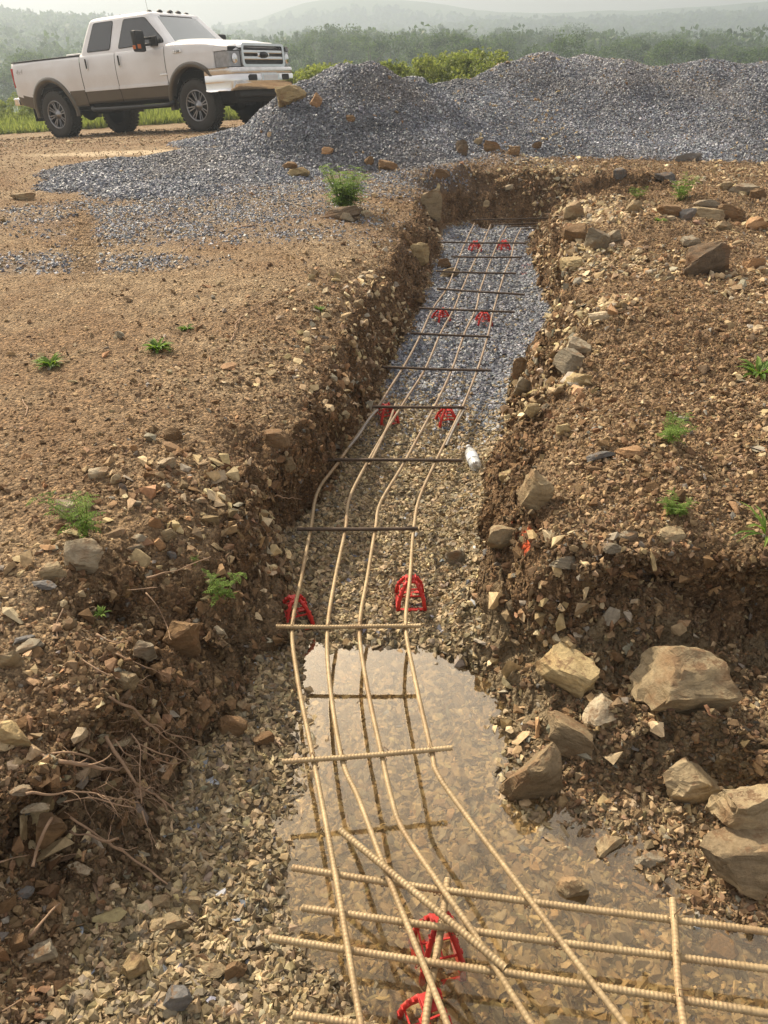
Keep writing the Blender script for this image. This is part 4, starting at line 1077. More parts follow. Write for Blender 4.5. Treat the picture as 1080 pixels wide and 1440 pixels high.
weed(896, 280, 20, 'faint small weed left of the fresh green one', 6, .7)
weed(450, 436, 9, 'tiny sprout at the top of the left trench wall', 4, .8, 'tuft')
weed(928, 312, 9, 'tiny sprout before the back right rock row', 4, .8, 'tuft')

# ------------------------------------------------------------------ trees, shrubs, far woods
def leafquads(C, S, tint, jitter=1.):
    """bent leaf-clump cards at centres C with size S; returns V, F, colours"""
    n = len(C); a = rng.normal(size=(n, 3)); a /= np.linalg.norm(a, axis=1, keepdims=True); b = np.cross(a, rng.normal(size=(n, 3))); b /= np.linalg.norm(b, axis=1, keepdims=True)
    c = np.cross(a, b); S = S[:, None]
    v = np.stack([C-a*S*.5-b*S*.15, C-a*S*.1-b*S*.42+c*S*.15, C+a*S*.5, C-a*S*.05+b*S*.4+c*S*.15], 1).reshape(-1, 3)
    f = np.arange(n*4).reshape(n, 4); col = np.repeat(tint, 4)
    return v, f, np.stack([col, col, col, np.ones_like(col)], 1)
def crown_points(H, R, nclump, per, seed, low=.22):
    r = np.random.default_rng(seed); C = []; T = []
    for k in range(nclump):
        z = r.uniform(low, 1.0); rr = math.sin(min(1, (1-z)/(1-low)*1.15+.12)*PI*.62)**.7
        a = r.uniform(0, 2*PI); q = r.uniform(.25, 1)**.6
        c = np.array([math.cos(a)*R*rr*q, math.sin(a)*R*rr*q, z*H*.94]); cr = R*r.uniform(.18, .36)
        p = r.normal(size=(per, 3)); p /= np.linalg.norm(p, axis=1, keepdims=True); p *= (r.random((per, 1))**.4)*cr; p[:, 2] *= .75
        C.append(c+p); T.append(np.clip(r.uniform(.1, .9)+r.normal(size=per)*.18, 0, 1))
    return np.concatenate(C), np.concatenate(T)
def make_tree(seed, H, R, label, group):
    r = np.random.default_rng(seed); rt = empty('broadleaf_tree', (0, 0, 0), label, 'tree', group)
    C, T = crown_points(H, R, 44, 90, seed); v, f, c = leafquads(C, rng.uniform(.16, .36, len(C)), T)
    link('crown', mesh_from_arrays('crown', v, f, False, [M_TREE], {'tint': c}), rt)
    tb_ = MB(); tb_.tube([(0, 0, -.6), (.1, 0, H*.3), (-.05, .08, H*.62), (0, 0, H*.85)], [.2, .15, .09, .03], 7, step=.5)
    for k in range(6):
        a = r.uniform(0, 2*PI); z = H*r.uniform(.25, .6); tb_.tube([(0, 0, z), (math.cos(a)*R*.4, math.sin(a)*R*.4, z+H*.13), (math.cos(a)*R*.7, math.sin(a)*R*.7, z+H*.24)], [.08, .02], 5)
    tb_.build('trunk', M_BARK, rt); return rt
def copy_thing(o, loc, rz, sc):
    c = o.copy(); COL.objects.link(c); c.location = loc; c.rotation_euler = (0, 0, rz); c.scale = sc
    for ch in o.children:
        d = ch.copy(); COL.objects.link(d); d.parent = c
    return c
GT = 'trees of the hazy tree line'
protos = [make_tree(50+i, h, r_, 'hazy green tree of the wood beyond the heap', GT) for i, (h, r_) in enumerate([(9, 3.6), (8, 3.9), (10.5, 3.3), (7, 3.2), (8.5, 4.4)])]
def skyline(u): return np.interp(u, [-200,0,30,60,110,240,330,400,430,455,480,520,560,620,650,690,750,800,850,900,950,1000,1080,1300], [75,70,62,64,72,75,55,46,34,28,36,36,42,33,37,42,42,37,45,42,42,45,50,50])
spots = []
for k in range(150):
    row = k % 3; y = [110, 165, 235][row]*random.uniform(.88, 1.14); u = -120+(k//3)*27+random.uniform(-12, 12)
    if -30 < u < 420 and row == 0 and random.random() < .5: continue
    spots.append((u, y, row))
first = set()
for u, y, row in spots:
    X = (u-540)/1040*.843*y; i = random.randrange(5); gz = float(H0(np.array([X]), np.array([y]))[0])
    top = 1.4+y*math.tan(ELV(skyline(u)+[13, 5, -1][row]+random.uniform(-3, 9)))
    Ht = [9, 8, 10.5, 7, 8.5][i]; s = max(.35, (top-gz)/Ht/.97); w_ = s*random.uniform(.8, 1.15)
    if i not in first:
        first.add(i); o = protos[i]; o.location = (X, y, gz); o.scale = (w_, w_, s); o.rotation_euler = (0, 0, random.uniform(0, 6))
    else: o = copy_thing(protos[i], (X, y, gz), random.uniform(0, 6), (w_, w_, s))
def shrub_proto(seed, label, group, H, R):
    r = np.random.default_rng(seed); rt = empty('shrub', (0, 0, 0), label, 'shrub', group)
    C, T = crown_points(H, R, 26, 70, seed, .06); v, f, c = leafquads(C, rng.uniform(.05, .11, len(C)), T)
    link('foliage', mesh_from_arrays('foliage', v, f, False, [M_SHRUB], {'tint': c}), rt)
    s_ = MB()
    for k in range(9):
        a = r.uniform(0, 6.28); s_.tube([(0, 0, -.1), (math.cos(a)*R*.3, math.sin(a)*R*.3, H*.5), (math.cos(a)*R*.6, math.sin(a)*R*.6, H*.9)], [.012, .004], 5)
    s_.build('stem', M_STEM, rt); return rt
GS = 'bright green shrubs behind the heap and truck'
sp = [shrub_proto(80+i, 'bright green shrub at the edge of the yard', GS, 1.3, .75) for i in range(4)]
used = set()
for k in range(62):
    if k < 34: u = 425+k*8.2+random.uniform(-6, 6); y = random.uniform(19.5, 24); tv = np.interp(u, [420,450,480,520,560,620,660,700], [98,90,96,92,88,80,80,70])+random.uniform(-5, 16)
    else: u = -90+(k-34)*17+random.uniform(-8, 8); y = random.uniform(25, 30); tv = 140+random.uniform(-14, 10)
    X = (u-540)/1040*.843*y; gz = float(H0(np.array([X]), np.array([y]))[0]); top = 1.4+y*math.tan(ELV(tv)); s = max(.3, (top-gz)/1.25); i = random.randrange(4); w_ = s*random.uniform(.85, 1.25)
    if i not in used: used.add(i); o = sp[i]; o.location = (X, y, gz); o.scale = (w_, w_, s)
    else: o = copy_thing(sp[i], (X, y, gz), random.uniform(0, 6), (w_, w_, s))
# tall grass strip: one uncountable mass
N_ = 42000; gxp = rng.uniform(-17, 9, N_); gyp = 22.3+rng.random(N_)**1.5*9; gz_ = H0(gxp, gyp)
hh = rng.uniform(.12, .42, N_)*(.5+.6*(vnoise(gxp*.9, gyp*.9, 0, 5)+1)/2+.3*ss(22.3, 25, gyp)); a = rng.uniform(0, 2*PI, N_); w_ = .02+.02*rng.random(N_)
B_ = np.stack([gxp, gyp, gz_], 1); d_ = np.stack([np.cos(a)*w_, np.sin(a)*w_, 0*a], 1); t_ = B_+np.stack([rng.normal(size=N_)*.3*hh, rng.normal(size=N_)*.3*hh, hh], 1)
v = np.stack([B_-d_, B_+d_, t_], 1).reshape(-1, 3); tc = np.repeat(rng.random(N_), 3)
link('tall_grass', mesh_from_arrays('tall_grass', v, np.arange(3*N_).reshape(-1, 3), False, [M_SHRUB], {'tint': np.stack([tc, tc, tc, tc*0+1], 1)}), kind='stuff', label='tall grass and weeds along the back of the yard', category='grass')
# far woods on the ridges
Cs, Ts, Ss = [], [], []
rr = np.random.default_rng(9)
ty_ = rr.uniform(150, 700, 30000); ta = rr.uniform(-.62, .62, 30000); txx = ta*ty_; tz = H0(txx, ty_)
keep = rr.random(30000) < .3+.7*(tz > -5); txx, ty_, tz = txx[keep][:9000], ty_[keep][:9000], tz[keep][:9000]
for x_, y_, z_ in zip(txx, ty_, tz):
    h_ = rr.uniform(5, 11); k = 34; p = rr.normal(size=(k, 3)); p /= np.linalg.norm(p, axis=1, keepdims=True); p = p*np.array([2.6, 2.6, h_*.42])*rr.uniform(.8, 1.2)
    Cs.append(p+np.array([x_, y_, z_+h_*.5])); Ts.append(np.clip(rr.uniform(0, 1)*.8+rr.normal(size=k)*.1, 0, 1)); Ss.append(rr.uniform(1.1, 2.3, k)*(.25+y_/420))
v, f, c = leafquads(np.concatenate(Cs), np.concatenate(Ss), np.concatenate(Ts))
link('distant_forest', mesh_from_arrays('distant_forest', v, f, False, [M_TREE], {'tint': c}), kind='stuff', label='hazy wooded hills in the distance', category='forest')

# ------------------------------------------------------------------ pickup truck (local: x forward, y left, z up, origin on the ground)
truck = empty('pickup_truck', (0, 0, 0), 'white crew cab pickup truck with beige lower body and big black tyres', 'pickup truck'); truck.matrix_world = TM
nt_ = NT('white_paint'); c_ = nt_.coord(); nt_.bsdf(nt_.mix(nt_.ramp(nt_.noise(1.6, 4, .6, c_), [(.35, (0, 0, 0)), (.8, (1, 1, 1))]), (.78, .80, .83), (.66, .66, .67)), .28, None, 0, .5, Coat_Weight=.6, Coat_Roughness=.08); M_PAINT = nt_.m
M_BEIGE = simple('beige_lower_paint', (.105, .092, .072), .38, .15, vscale=3, Coat_Weight=.4)
M_BLACK = simple('black_plastic', (.02, .02, .021), .5); M_UNDER = simple('dark_underbody', (.022, .02, .018), .8)
M_TYRE = simple('dusty_tyre', (.045, .042, .038), .85, 0, .6, 90); M_CHROME = simple('chrome', (.85, .85, .86), .09, 1.0, var=.03)
M_RIMB = simple('black_wheel', (.018, .018, .02), .3); M_RIMC = simple('machined_wheel', (.30, .30, .31), .32, 1.0)
nt_ = NT('tinted_glass'); nt_.bsdf((.035, .038, .042), .04, None, 0, .9); M_GLASS = nt_.m
nt_ = NT('windscreen_glass'); nt_.bsdf((.20, .24, .25), .05, None, 0, 1.0, Coat_Weight=1.0, Coat_Roughness=.03); M_WS = nt_.m
M_LAMP = simple('headlight_lens', (.32, .33, .35), .12, .2, var=.3, vscale=14, Coat_Weight=1.0)
M_REDL = simple('red_lamp', (.42, .03, .02), .2); M_AMB = simple('amber_lamp', (.55, .16, .05), .25); M_GREYM = simple('grille_mesh', (.10, .10, .10), .5, .4, 1., 300, .3)
M_RUB = simple('window_rubber', (.03, .03, .03), .6)
def hwid(z, x):
    w = np.interp(z, [.50, .60, .83, 1.0, 1.12, 1.30, 1.42, 1.47], [.925, .95, .985, .997, 1.0, .99, .965, .94])
    w = w-.045*ss(2.2, 2.95, x)-.03*ss(-2.95, -3.1, x)
    return w
RA, AX = .60, 1.98
def botz(x):
    b = .56+0*x
    b = np.where(x < -2.6, .56+(-2.6-x)*.28, b)
    for ax, ra in ((-AX, .59), (AX, .62)):
        dx = np.abs(x-ax); a = .47+np.sqrt(np.clip(ra*ra-dx*dx, 0, 9)); b = np.where(dx < ra, np.maximum(b, a), b)
    return b
def curtain(name, xs, top, bot, mats, parent, splitz=.83, rows=16, sides=(-1, 1)):
    mb = MB()
    for sg in sides:
        P = []
        for x in xs:
            t, b = float(top(x)), float(bot(x)); col = []
            zs = np.linspace(b, t, rows)
            for z in zs: col.append((x, sg*float(hwid(z, x)), z))
            col.insert(0, (x, sg*(float(hwid(b, x))-.14), b+.005)); col.append((x, sg*(float(hwid(t, x))-.05), t+.012)); P.append(col)
        P = np.array(P); a, b_ = P.shape[:2]; k = np.arange(a*b_).reshape(a, b_); base = len(mb.v); mb.v += [tuple(q) for q in P.reshape(-1, 3)]
        for j in range(a-1):
            for i in range(b_-1):
                zc = P[j:j+2, i:i+2, 2].mean(); mb.f.append([base+k[j, i], base+k[j, i+1], base+k[j+1, i+1], base+k[j+1, i]]); mb.m.append(1 if zc < splitz else 0); mb.sm.append(True)
    return mb.build(name, mats, parent)
def xsr(a, b, n=14):
    x = list(np.linspace(a, b, n))
    for ax, ra in ((-AX, .59), (AX, .62)):
        for t in np.linspace(0, PI, 25):
            q = ax+ra*math.cos(t)*.9999
            if a < q < b: x.append(q)
    return sorted(set(round(float(q), 4) for q in x))
bedtop = lambda x: 1.44
bed = curtain('bed', xsr(-3.08, -.945, 22), bedtop, botz, [M_PAINT, M_BEIGE], truck)
mb = MB(); mb.box((-3.07, 0, 1.10), (.05, 1.86, .66), 0, .02); mb.build('tailgate', M_PAINT, truck)
mb = MB(); mb.box((-2.0, 0, .98), (2.1, 1.76, .05)); mb.box((-.97, 0, 1.2), (.04, 1.8, .46)); mb.build('bed_floor', M_UNDER, bed)
mb = MB()
for s in (-1, 1): mb.box((-2.0, s*.925, 1.462), (2.1, .07, .018), 0, .006)
mb.box((-3.07, 0, 1.445), (.06, 1.8, .018), 0, .006); mb.build('rail_cap', M_BLACK, bed)
mb = MB(); mb.box((-1.22, -.1, 1.475), (.42, 1.5, .06), 0, .015); mb.build('toolbox_lid', simple('aluminium', (.7, .7, .7), .3, .6), bed)
mb = MB(); mb.box((-3.06, -.955, 1.18), (.07, .05, .36), 0, .015); mb.box((-3.06, .955, 1.18), (.07, .05, .36), 0, .015); mb.build('tail_lamp', M_REDL, truck)
mb = MB(); mb.box((-3.22, 0, .74), (.18, 1.86, .15), 0, .03); mb.build('rear_bumper', M_CHROME, truck)
def door(name, x0, x1, hx):
  dd = {}
  for s in (-1, 1):
        d = curtain(name, xsr(x0, x1, 10), lambda x: 1.455+.0*x, lambda x: max(.60, float(botz(np.array(x)))), [M_PAINT, M_BEIGE], truck, sides=(s,)); dd[s] = d
        h = MB(); h.box((hx, s*1.003, 1.27), (.055, .022, .15), 0, .008); h.box((hx+.0, s*1.018, 1.30), (.03, .02, .17), 1, .008); h.build('handle', [M_CHROME, M_BLACK], d)
  return dd
rd = door('rear_door', -.925, .055, -.72); fd = door('front_door', .07, 1.37, .20)
ftop = lambda x: 1.475-.075*ss(1.5, 2.9, x)-.05*ss(2.2, 2.9, x)
def fbot(x): return botz(x) if x < 2.56 else 1.285
fenders = {s: curtain('fender', sorted(xsr(1.385, 2.56, 14)+list(np.linspace(2.5601, 2.87, 8))), ftop, fbot, [M_PAINT, M_BEIGE], truck, sides=(s,)) for s in (-1, 1)}
mb = MB()
# belt and body-side creases
mb = MB()
for s in (-1, 1):
    for x0, x1 in ((-.92, .05), (.075, 1.365)): mb.box(((x0+x1)/2, s*.999, .845), (x1-x0, .012, .05), 0, .005)
mb.build('body_moulding', M_PAINT, truck)
# dark core and underbody
mb = MB(); mb.box((-.1, 0, 1.0), (5.6, 1.30, .72)); mb.box((.4, 0, .80), (2.0, 1.86, .42)); mb.box((.3, 0, 1.22), (2.3, 1.84, .42)); mb.box((2.1, 0, 1.2), (1.3, 1.5, .34))
for s in (-1, 1): mb.box((-.2, s*.42, .62), (5.4, .10, .16))
mb.build('chassis', M_UNDER, truck)
for x in (-AX, AX):
    mb = MB(); mb.tube([(x, -.8, .46), (x, .8, .46)], .055, 10); mb.lathe([(0, -.16), (.12, -.13), (.17, 0), (.12, .13), (0, .16)], (x, -.05 if x < 0 else .25, .46), 'x', 16)
    for s in (-1, 1): mb.tube([(x+.12, s*.55, .40), (x+.12, s*.55, .85)], .035, 8); mb.box((x-.05, s*.5, .55), (1.1, .07, .04))
    mb.build('axle', M_UNDER, truck)
mb = MB(); mb.tube([(-.9, -.5, .5), (-1.5, -.55, .52), (-2.4, -.6, .6), (-2.7, -.7, .55)], .04, 8, step=.1); mb.lathe([(0, -.35), (.13, -.33), (.13, .33), (0, .35)], (-.9, -.45, .56), 'x', 14)
mb.build('exhaust', M_UNDER, truck)
mb = MB(); mb.box((2.55, 0, .60), (.5, 1.5, .30), 0, .05); mb.box((2.2, 0, .52), (.3, .8, .12), 0, .03); mb.build('skid_plate', M_UNDER, truck)
for s in (-1, 1):
    mb = MB(); mb.tube([(-.80, s*1.0, .52), (-.72, s*1.05, .49), (.4, s*1.06, .485), (1.35, s*1.05, .49), (1.45, s*.99, .53)], .042, 10, step=.1); mb.box((.35, s*1.03, .50), (2.1, .10, .03), 0, .01); mb.build('side_step', M_BLACK, truck)
# arch flares
for ax, ra in ((-AX, .60), (AX, .63)):
    for s in (-1, 1):
        mb = MB(); P = []
        for t in np.linspace(-.12 if ax < 0 else .50, PI+.12, 40):
            row = []
            for dr, dy in ((-.03, -.10), (-.025, .0), (-.01, .028), (.03, .032), (.065, .018), (.075, -.01)):
                r_ = ra+dr; x = ax+r_*math.cos(t); z = .47+r_*math.sin(t); row.append((x, s*(float(hwid(z, x))+dy), z))
            P.append(row)
        mb.grid(P); mb.build('arch_flare', M_BEIGE if ax > 0 else M_BEIGE, truck)
# cab greenhouse
GZ = [1.445, 1.50, 1.65, 1.85, 1.98, 2.035, 2.07, 2.085]
def gpar(z):
    t = (z-1.46)/(2.03-1.46)
    if z <= 2.0: return -.925+.21*max(0, t)**1.3, 1.50-.60*max(0, t), .952-.215*max(0, t)
    k = (z-2.0)/.085; e = 1-math.sqrt(max(0, 1-min(1, k)**2))
    return -.73+.35*e, .935-.38*e, .748-.33*e
def gy(z): return gpar(z)[2]
def ring(x0, x1, w, z, n=12, rc=.09):
    pts = []; rc = min(rc, w*.6)
    for cx, cy, a0 in ((x1-rc, w-rc, 0), (x0+rc, w-rc, PI/2), (x0+rc, -w+rc, PI), (x1-rc, -w+rc, 1.5*PI)):
        for i in range(n): a = a0+PI/2*i/(n-1); pts.append((cx+rc*math.cos(a), cy+rc*math.sin(a), z))
    return pts
mb = MB(); zs = [1.445, 1.5, 1.6, 1.7, 1.8, 1.9, 1.97, 2.0, 2.03, 2.055, 2.073, 2.083, 2.085]
R_ = []
for z in zs:
    a, b, w_ = gpar(z); R_.append(ring(a, b, w_, z, rc=.10))
mb.grid(R_, close=True); n0 = len(mb.v); mb.v.append((.1, 0, 2.095)); last = n0-len(R_[0])
for i in range(len(R_[0])): mb.f.append([last+i, last+(i+1) % len(R_[0]), n0]); mb.m.append(0); mb.sm.append(True)
cab = mb.build('cab', M_PAINT, truck)
def rpoly(pts, r=.05, n=5):
    out = []; k = len(pts)
    for i in range(k):
        p0, p, p1 = Vector(pts[i-1]), Vector(pts[i]), Vector(pts[(i+1) % k]); a = (p0-p).normalized(); b = (p1-p).normalized()
        A = p+a*min(r, (p0-p).length*.4); B = p+b*min(r, (p1-p).length*.4)
        for j in range(n): t = j/(n-1); out.append((1-t)**2*A+2*t*(1-t)*p+t*t*B)
    return out
def side_window(name, pts, parent):
    for s in (-1, 1):
        q = rpoly([(p[0], p[1], 0) for p in pts]); cx = sum(p.x for p in q)/len(q); cz = sum(p.y for p in q)/len(q)
        big = [Vector((cx+(p.x-cx)*1.035, cz+(p.y-cz)*1.06, 0)) for p in q]
        f3 = lambda L, o: [(p.x, s*(gy(p.y)+o), p.y) for p in L]
        fr = MB(); fr.prism(f3(big, -.02), (0, s, 0), .026); w = fr.build('window_seal', M_RUB, parent[s])
        g = MB(); g.prism(f3(q, -.01), (0, s, 0), .021); g.build('window', M_GLASS, parent[s])
side_window('rear', [(-.70, 1.505), (-.06, 1.505), (-.01, 1.965), (-.55, 1.965)], rd)
side_window('front', [(.19, 1.505), (1.36, 1.525), (1.30, 1.60), (.84, 1.955), (.29, 1.965)], fd)
def wsp(s, t, o):   # s across -1..1, t up 0..1
    z = 1.52+.465*t; a, b, w_ = gpar(z); hw = w_-.075; return (b-.02*0+o-.035*s*s+.012, s*hw, z)
P = [[wsp(s, t, .004) for s in np.linspace(-1.03, 1.03, 17)] for t in np.linspace(-.03, 1.03, 9)]
mb = MB(); mb.grid(P); mb.grid([[wsp(s, t, -.03) for s in np.linspace(-1.03, 1.03, 17)] for t in np.linspace(-.03, 1.03, 9)]); mb.build('window_seal', M_RUB, cab)
P = [[wsp(s, t, .010) for s in np.linspace(-.985, .985, 17)] for t in np.linspace(.02, .98, 9)]
ws = MB().grid(P).build('windscreen', M_WS, cab)
for s0, s1 in ((-.75, -.15), (.05, .65)):
    mb = MB(); mb.tube([wsp(s0, -.02, .03), wsp((s0+s1)/2, .08, .035), wsp(s1, .13, .03)], .009, 6, step=.05); mb.build('wiper', M_BLACK, cab)
mb = MB(); mb.prism([(gpar(z)[0]-.004, y, z) for y, z in ((-.62, 1.55), (.62, 1.55), (.56, 1.92), (-.56, 1.92))], (-1, 0, 0), .006); mb.build('rear_window', M_GLASS, cab)
for y in (-.52, -.26, 0, .26, .52):
    mb = MB(); mb.lathe([(0, .045), (.03, .04), (.055, .02), (.065, 0)], (.80-.1*abs(y), y, 2.07 if abs(y) < .5 else 2.055), 'z', 12); mb.build('roof_lamp', M_RUB, cab)
mb = MB(); mb.tube([(-.1, .35, 2.08), (-.12, .35, 2.38)], .003, 5); mb.build('antenna', M_BLACK, cab)
# hood
def hood_z(x, q):
    e = 1.483-.075*float(ss(1.5, 2.9, x))-.05*float(ss(2.2, 2.9, x)); c = e+.075-.01*(x-1.5)
    b = c-(c-e)*abs(q)**3.2
    b += .018*math.exp(-((abs(q)-.55)/.12)**2)
    return b-.10*float(ss(2.78, 2.95, x))**2
P = []
for x in np.linspace(1.40, 2.93, 26):
    w_ = float(hwid(1.44, x))-.035; bow = .05
    P.append([(x-(abs(q)**2.5)*.10*float(ss(2.0, 2.93, x)), q*w_, hood_z(x, q)) for q in np.linspace(-1, 1, 33)])
hd = MB().grid(P).build('hood', M_PAINT, truck)
# front end: core, grille, lamps
mb = MB(); mb.box((2.70, 0, 1.18), (.30, 1.80, .36), 0, .03); mb.build('radiator_support', M_BLACK, truck)
gr = MB()
def rrect(y0, y1, z0, z1, x, r=.04): return [(x, p.x, p.y) for p in rpoly([(y0, z0, 0), (y1, z0, 0), (y1, z1, 0), (y0, z1, 0)], r)]
def ringbar(mb, outer_, inner_, x0, x1, m=0):
    k = len(outer_); o0 = [(x0, *p[1:]) for p in outer_]; o1 = [(x1, *p[1:]) for p in outer_]; i0 = [(x0, *p[1:]) for p in inner_]; i1 = [(x1, *p[1:]) for p in inner_]
    v = o0+o1+i0+i1; f = []
    for i in range(k):
        j = (i+1) % k; f += [[i, j, k+j, k+i], [k+i, k+j, 3*k+j, 3*k+i], [3*k+i, 3*k+j, 2*k+j, 2*k+i]]
    mb.add(v, f, m, False)
ringbar(gr, rrect(-.66, .66, 1.02, 1.40, 0, .07), rrect(-.60, .60, 1.065, 1.36, 0, .05), 2.84, 2.965)
for z in (1.165, 1.265): gr.box((2.93, 0, z), (.05, 1.19, .052), 0, .012)
gr.box((2.935, 0, 1.215), (.06, .36, .06), 0, .02)
grl = gr.build('grille', M_CHROME, truck)
mb = MB(); mb.box((2.88, 0, 1.21), (.02, 1.20, .31)); mb.build('grille_mesh', M_GREYM, grl)
mb = MB(); mb.lathe([(0, .03), (.9, .028), (1, .012), (1, 0)], (0, 0, 0), 'x', 28); em = mb.build('emblem', M_BLACK, grl); em.location = (2.965, 0, 1.215); em.scale = (1, .115, .052)
for s in (-1, 1):
    mb = MB(); P = []
    for t in np.linspace(0, 1, 12):
        # wraps from the fender round to the grille
        if t < .45: x = 2.57+.30*(t/.45); y = float(hwid(1.15, x))+.002
        else: k = (t-.45)/.55; x = 2.87+.05*math.sin(k*PI/2); y = .945-(.945-.675)*k
        y0 = min(y, .96)
        P.append([(x, s*y0, z) for z in (1.035, 1.05, 1.15, 1.26, 1.275)])
    hl = MB().grid(P).build('headlight', M_LAMP, truck)
    mb = MB(); mb.lathe([(0, .012), (.07, .01), (.085, 0)], (2.905, s*.80, 1.16), 'x', 16); mb.build('reflector', M_CHROME, hl)
    P = []
    for t in np.linspace(0, 1, 12):
        if t < .45: x = 2.56+.30*(t/.45); y = float(hwid(1.15, x))-.003
        else: k = (t-.45)/.55; x = 2.862+.05*math.sin(k*PI/2); y = .94-(.94-.665)*k
        P.append([(x, s*min(y, .955), z) for z in (1.02, 1.29)])
    MB().grid(P).build('lamp_surround', M_BLACK, hl)
M_CAP = simple('bright_bumper_top', (.8, .8, .8), .22, .75)
# bumper: swept round the corners
def bump_path(t):
    pts = [(2.30, 1.0), (2.55, 1.0), (2.80, .985), (2.93, .90), (3.0, .72), (3.03, .4), (3.045, 0)]
    L = pts+[(a, -b) for a, b in pts[-2::-1]]
    return catmull([(a, b, 0) for a, b in L], .06)
bp = bump_path(0)
def sweep(prof, name, mat, parent, sub=None):
    P = [[(p[0]+(n_*dx if False else dx*(1 if abs(p[1]) < .95 else .25)), p[1]+(0 if abs(p[1]) < .7 else math.copysign(dx*.6, p[1])), z+arch) for dx, z in prof] for p in bp for arch in [(-.0)]]
    return MB().grid(P).build(name, mat, parent)
n_ = 0
bmpr = sweep([(-.10, 1.025), (-.01, 1.02), (.012, 1.0), (.015, .93), (.0, .915)], 'bumper_cap', M_CAP, truck)
chrome_b = sweep([(.0, .915), (.018, .90), (.02, .80), (.005, .70), (-.03, .655), (-.08, .65)], 'front_bumper', M_CHROME, truck)
for y0, y1, nm in ((-.62, -.40, 'fog_lamp'), (.40, .62, 'fog_lamp')):
    mb = MB(); mb.prism(rrect(y0, y1, .80, .90, 3.02 if False else 3.035, .03), (1, 0, 0), .02); mb.build(nm, M_BLACK, chrome_b)
mb = MB(); mb.box((3.06, .0, .85), (.03, .56, .12), 0, .008); pf = mb.build('plate_holder', M_CHROME, chrome_b)
mb = MB(); mb.box((3.077, 0, .85), (.006, .44, .075), 0, .002); mb.build('plate', M_PAINT, pf)
mb = MB(); mb.box((2.86, 0, .60), (.14, 1.6, .13), 0, .03); mb.build('air_dam', M_BLACK, truck)
# mirrors
for s in (-1, 1):
    mb = MB(); mb.box((1.0, s*1.20, 1.555), (.12, .24, .34), 0, .035); m_ = mb.build('mirror', M_BLACK, truck)
    mb = MB(); mb.tube([(1.12, s*.95, 1.60), (1.03, s*1.12, 1.60)], .022, 7); mb.tube([(1.12, s*.95, 1.50), (1.03, s*1.12, 1.50)], .022, 7); mb.box((1.15, s*.965, 1.55), (.18, .05, .16), 0, .015); mb.build('mirror_arm', M_BLACK, m_)
    mb = MB(); mb.box((1.062, s*1.26, 1.47), (.012, .08, .07), 0, .004); mb.box((.99, s*1.322, 1.46), (.07, .008, .06), 0, .003); mb.build('mirror_lamp', M_AMB, m_)
    mb = MB(); mb.box((.938, s*1.20, 1.56), (.006, .19, .27), 0, .002); mb.build('mirror_glass', M_GLASS, m_)
    mb = MB(); mb.box((1.72, s*1.002, 1.345), (.20, .012, .045), 0, .005); mb.build('fender_badge', M_CHROME, truck)
    mb = MB(); mb.box((1.30, s*1.004, 1.0), (.19, .01, .03), 0, .004); mb.build('door_badge', M_CHROME, fd[s])
# lettering on the bed side
def text_mesh(txt, size, name, mat, parent, loc, rot, depth=.002):
    cu = bpy.data.curves.new(name, 'FONT'); cu.body = txt; cu.size = size; cu.extrude = depth; cu.align_x = 'CENTER'; cu.align_y = 'CENTER'; cu.shear = .3
    t = bpy.data.objects.new(name, cu); COL.objects.link(t); bpy.context.view_layer.update()
    me = bpy.data.meshes.new_from_object(t.evaluated_get(bpy.context.evaluated_depsgraph_get())); bpy.data.objects.remove(t); me.materials.append(mat)
    o = link(name, me, parent); o.location = loc; o.rotation_euler = rot; return o
M_DEC = simple('grey_decal', (.42, .42, .43), .4)
text_mesh('4x4', .14, 'decal', M_DEC, bed, (-2.82, -.992, 1.27), (PI/2, 0, 0))
text_mesh('F-250', .05, 'decal', M_BLACK, fenders[-1], (1.72, -1.0095, 1.345), (PI/2, 0, 0))
# wheels
def wheel(x, y, s):
    t = MB(); R0 = .445
    prof = [(.262, -.13), (.30, -.148), (.375, -.152), (.418, -.142), (.438, -.12), (.444, -.06), (.444, .06), (.438, .12), (.418, .142), (.375, .152), (.30, .148), (.262, .13)]
    t.lathe([(r, h) for r, h in prof], (0, 0, 0), 'y', 64)
    for k in range(36):
        a = 2*PI*k/36
        for row, (h0, w_) in enumerate(((-.115, .06), (-.04, .05), (.04, .05), (.115, .06))):
            aa = a+(row % 2)*PI/36; R = Matrix.Rotation(-aa, 3, 'Y')
            t.box(R @ Vector((.447, h0, 0)), (.018, w_, .052), 0, 0, R)
    w = t.build('wheel', [M_TYRE], truck); w.location = (x, y, .445)
    r = MB(); f = s*.12
    r.lathe([(.265, -s*.12), (.25, -s*.10), (.235, s*.04), (.0, s*.045)], (0, 0, 0), 'y', 40, 0)
    r.build('rim', M_RIMB, w)
    r = MB(); r.lathe([(.272, f*.9), (.268, f*1.12), (.252, f*1.16), (.243, f*1.0), (.24, f*.6)], (0, 0, 0), 'y', 48, 0)
    for k in range(8):
        a = 2*PI*(k+.3)/8
        for da in (-.13, .13):
            p0 = Vector((.085*math.cos(a+da*.9), f*.78, .085*math.sin(a+da*.9))); p1 = Vector((.245*math.cos(a+da), f*.98, .245*math.sin(a+da)))
            d = (p1-p0); L = d.length; R = d.to_track_quat('X', 'Y').to_matrix(); r.box((p0+p1)/2, (L, .02, .013), 0, .003, R)
    r.lathe([(.10, f*.7), (.095, f*.85), (.055, f*.9), (.05, f*1.05), (.0, f*1.07)], (0, 0, 0), 'y', 24, 0)
    r.build('spokes', M_RIMC, w)
for x in (-AX, AX):
    for s in (-1, 1): wheel(x, s*.84, s)
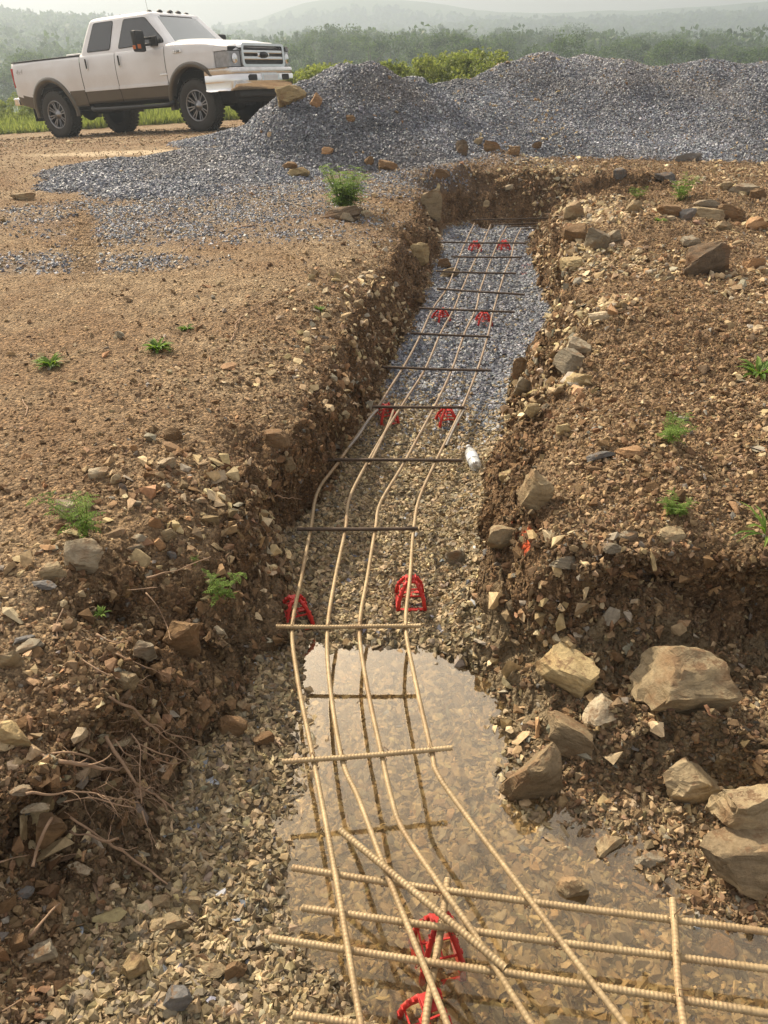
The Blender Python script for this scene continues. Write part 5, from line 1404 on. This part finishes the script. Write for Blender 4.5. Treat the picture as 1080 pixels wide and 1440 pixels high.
for s, x in ((-1, -2.72), (1, -2.72)):
    mb = MB(); mb.box((x, s*.80, .55), (.02, .28, .42), 0, .005); mb.build('mud_flap', M_BLACK, truck)
# ------------------------------------------------------------------ light, air, world
SUN_EL, SUN_AZ = math.radians(40), math.radians(-38)
sd = Vector((math.sin(SUN_AZ)*math.cos(SUN_EL), math.cos(SUN_AZ)*math.cos(SUN_EL), math.sin(SUN_EL)))
sun = bpy.data.lights.new('sun', 'SUN'); sun.energy = 5.0; sun.angle = math.radians(.9); sun.color = (1, .85, .64)
so_ = bpy.data.objects.new('sun', sun); COL.objects.link(so_); so_.rotation_euler = (-sd).to_track_quat('-Z', 'Y').to_euler(); so_.location = (0, 0, 30)
w = bpy.data.worlds.new('World'); scene.world = w; w.use_nodes = True
nt = w.node_tree; bg = nt.nodes['Background']; sky = nt.nodes.new('ShaderNodeTexSky'); sky.sky_type = 'NISHITA'; sky.sun_disc = False
sky.sun_elevation = SUN_EL; sky.sun_rotation = SUN_AZ; sky.air_density = 1.2; sky.dust_density = 7.0; sky.ozone_density = .6
# thin bright overcast veil over the blue sky
mx = nt.nodes.new('ShaderNodeMix'); mx.data_type = 'RGBA'; mx.inputs[0].default_value = .38; mx.inputs[7].default_value = (8.4, 6.9, 5.2, 1)
nt.links.new(sky.outputs[0], mx.inputs[6]); nt.links.new(mx.outputs[2], bg.inputs[0]); bg.inputs[1].default_value = .12
hz = NT('haze_air'); hz.t.nodes.remove(hz.out); hz.out = hz.t.nodes.new('ShaderNodeOutputMaterial')
pv = hz.n('ShaderNodeVolumePrincipled'); pv.inputs['Color'].default_value = (.56, .65, .76, 1); pv.inputs['Density'].default_value = .0021; pv.inputs['Anisotropy'].default_value = .5
hz.l(pv.outputs[0], hz.out.inputs['Volume'])
bm = bmesh.new(); bmesh.ops.create_cube(bm, size=1)
for v in bm.verts: v.co = Vector((v.co.x*3400, v.co.y*1120+500, v.co.z*110+35))
me = bpy.data.meshes.new('haze'); bm.to_mesh(me); bm.free(); me.materials.append(hz.m); link('haze', me, kind='stuff')
scene.cycles.volume_bounces = 1
scene.cycles.max_bounces = 8; scene.cycles.transparent_max_bounces = 12
scene.cycles.caustics_reflective = False; scene.cycles.caustics_refractive = False
scene.cycles.use_denoising = True
scene.cycles.sample_clamp_indirect = 6
scene.view_settings.view_transform = 'Standard'; scene.view_settings.look = 'None'; scene.view_settings.exposure = 0.5; scene.view_settings.gamma = 1
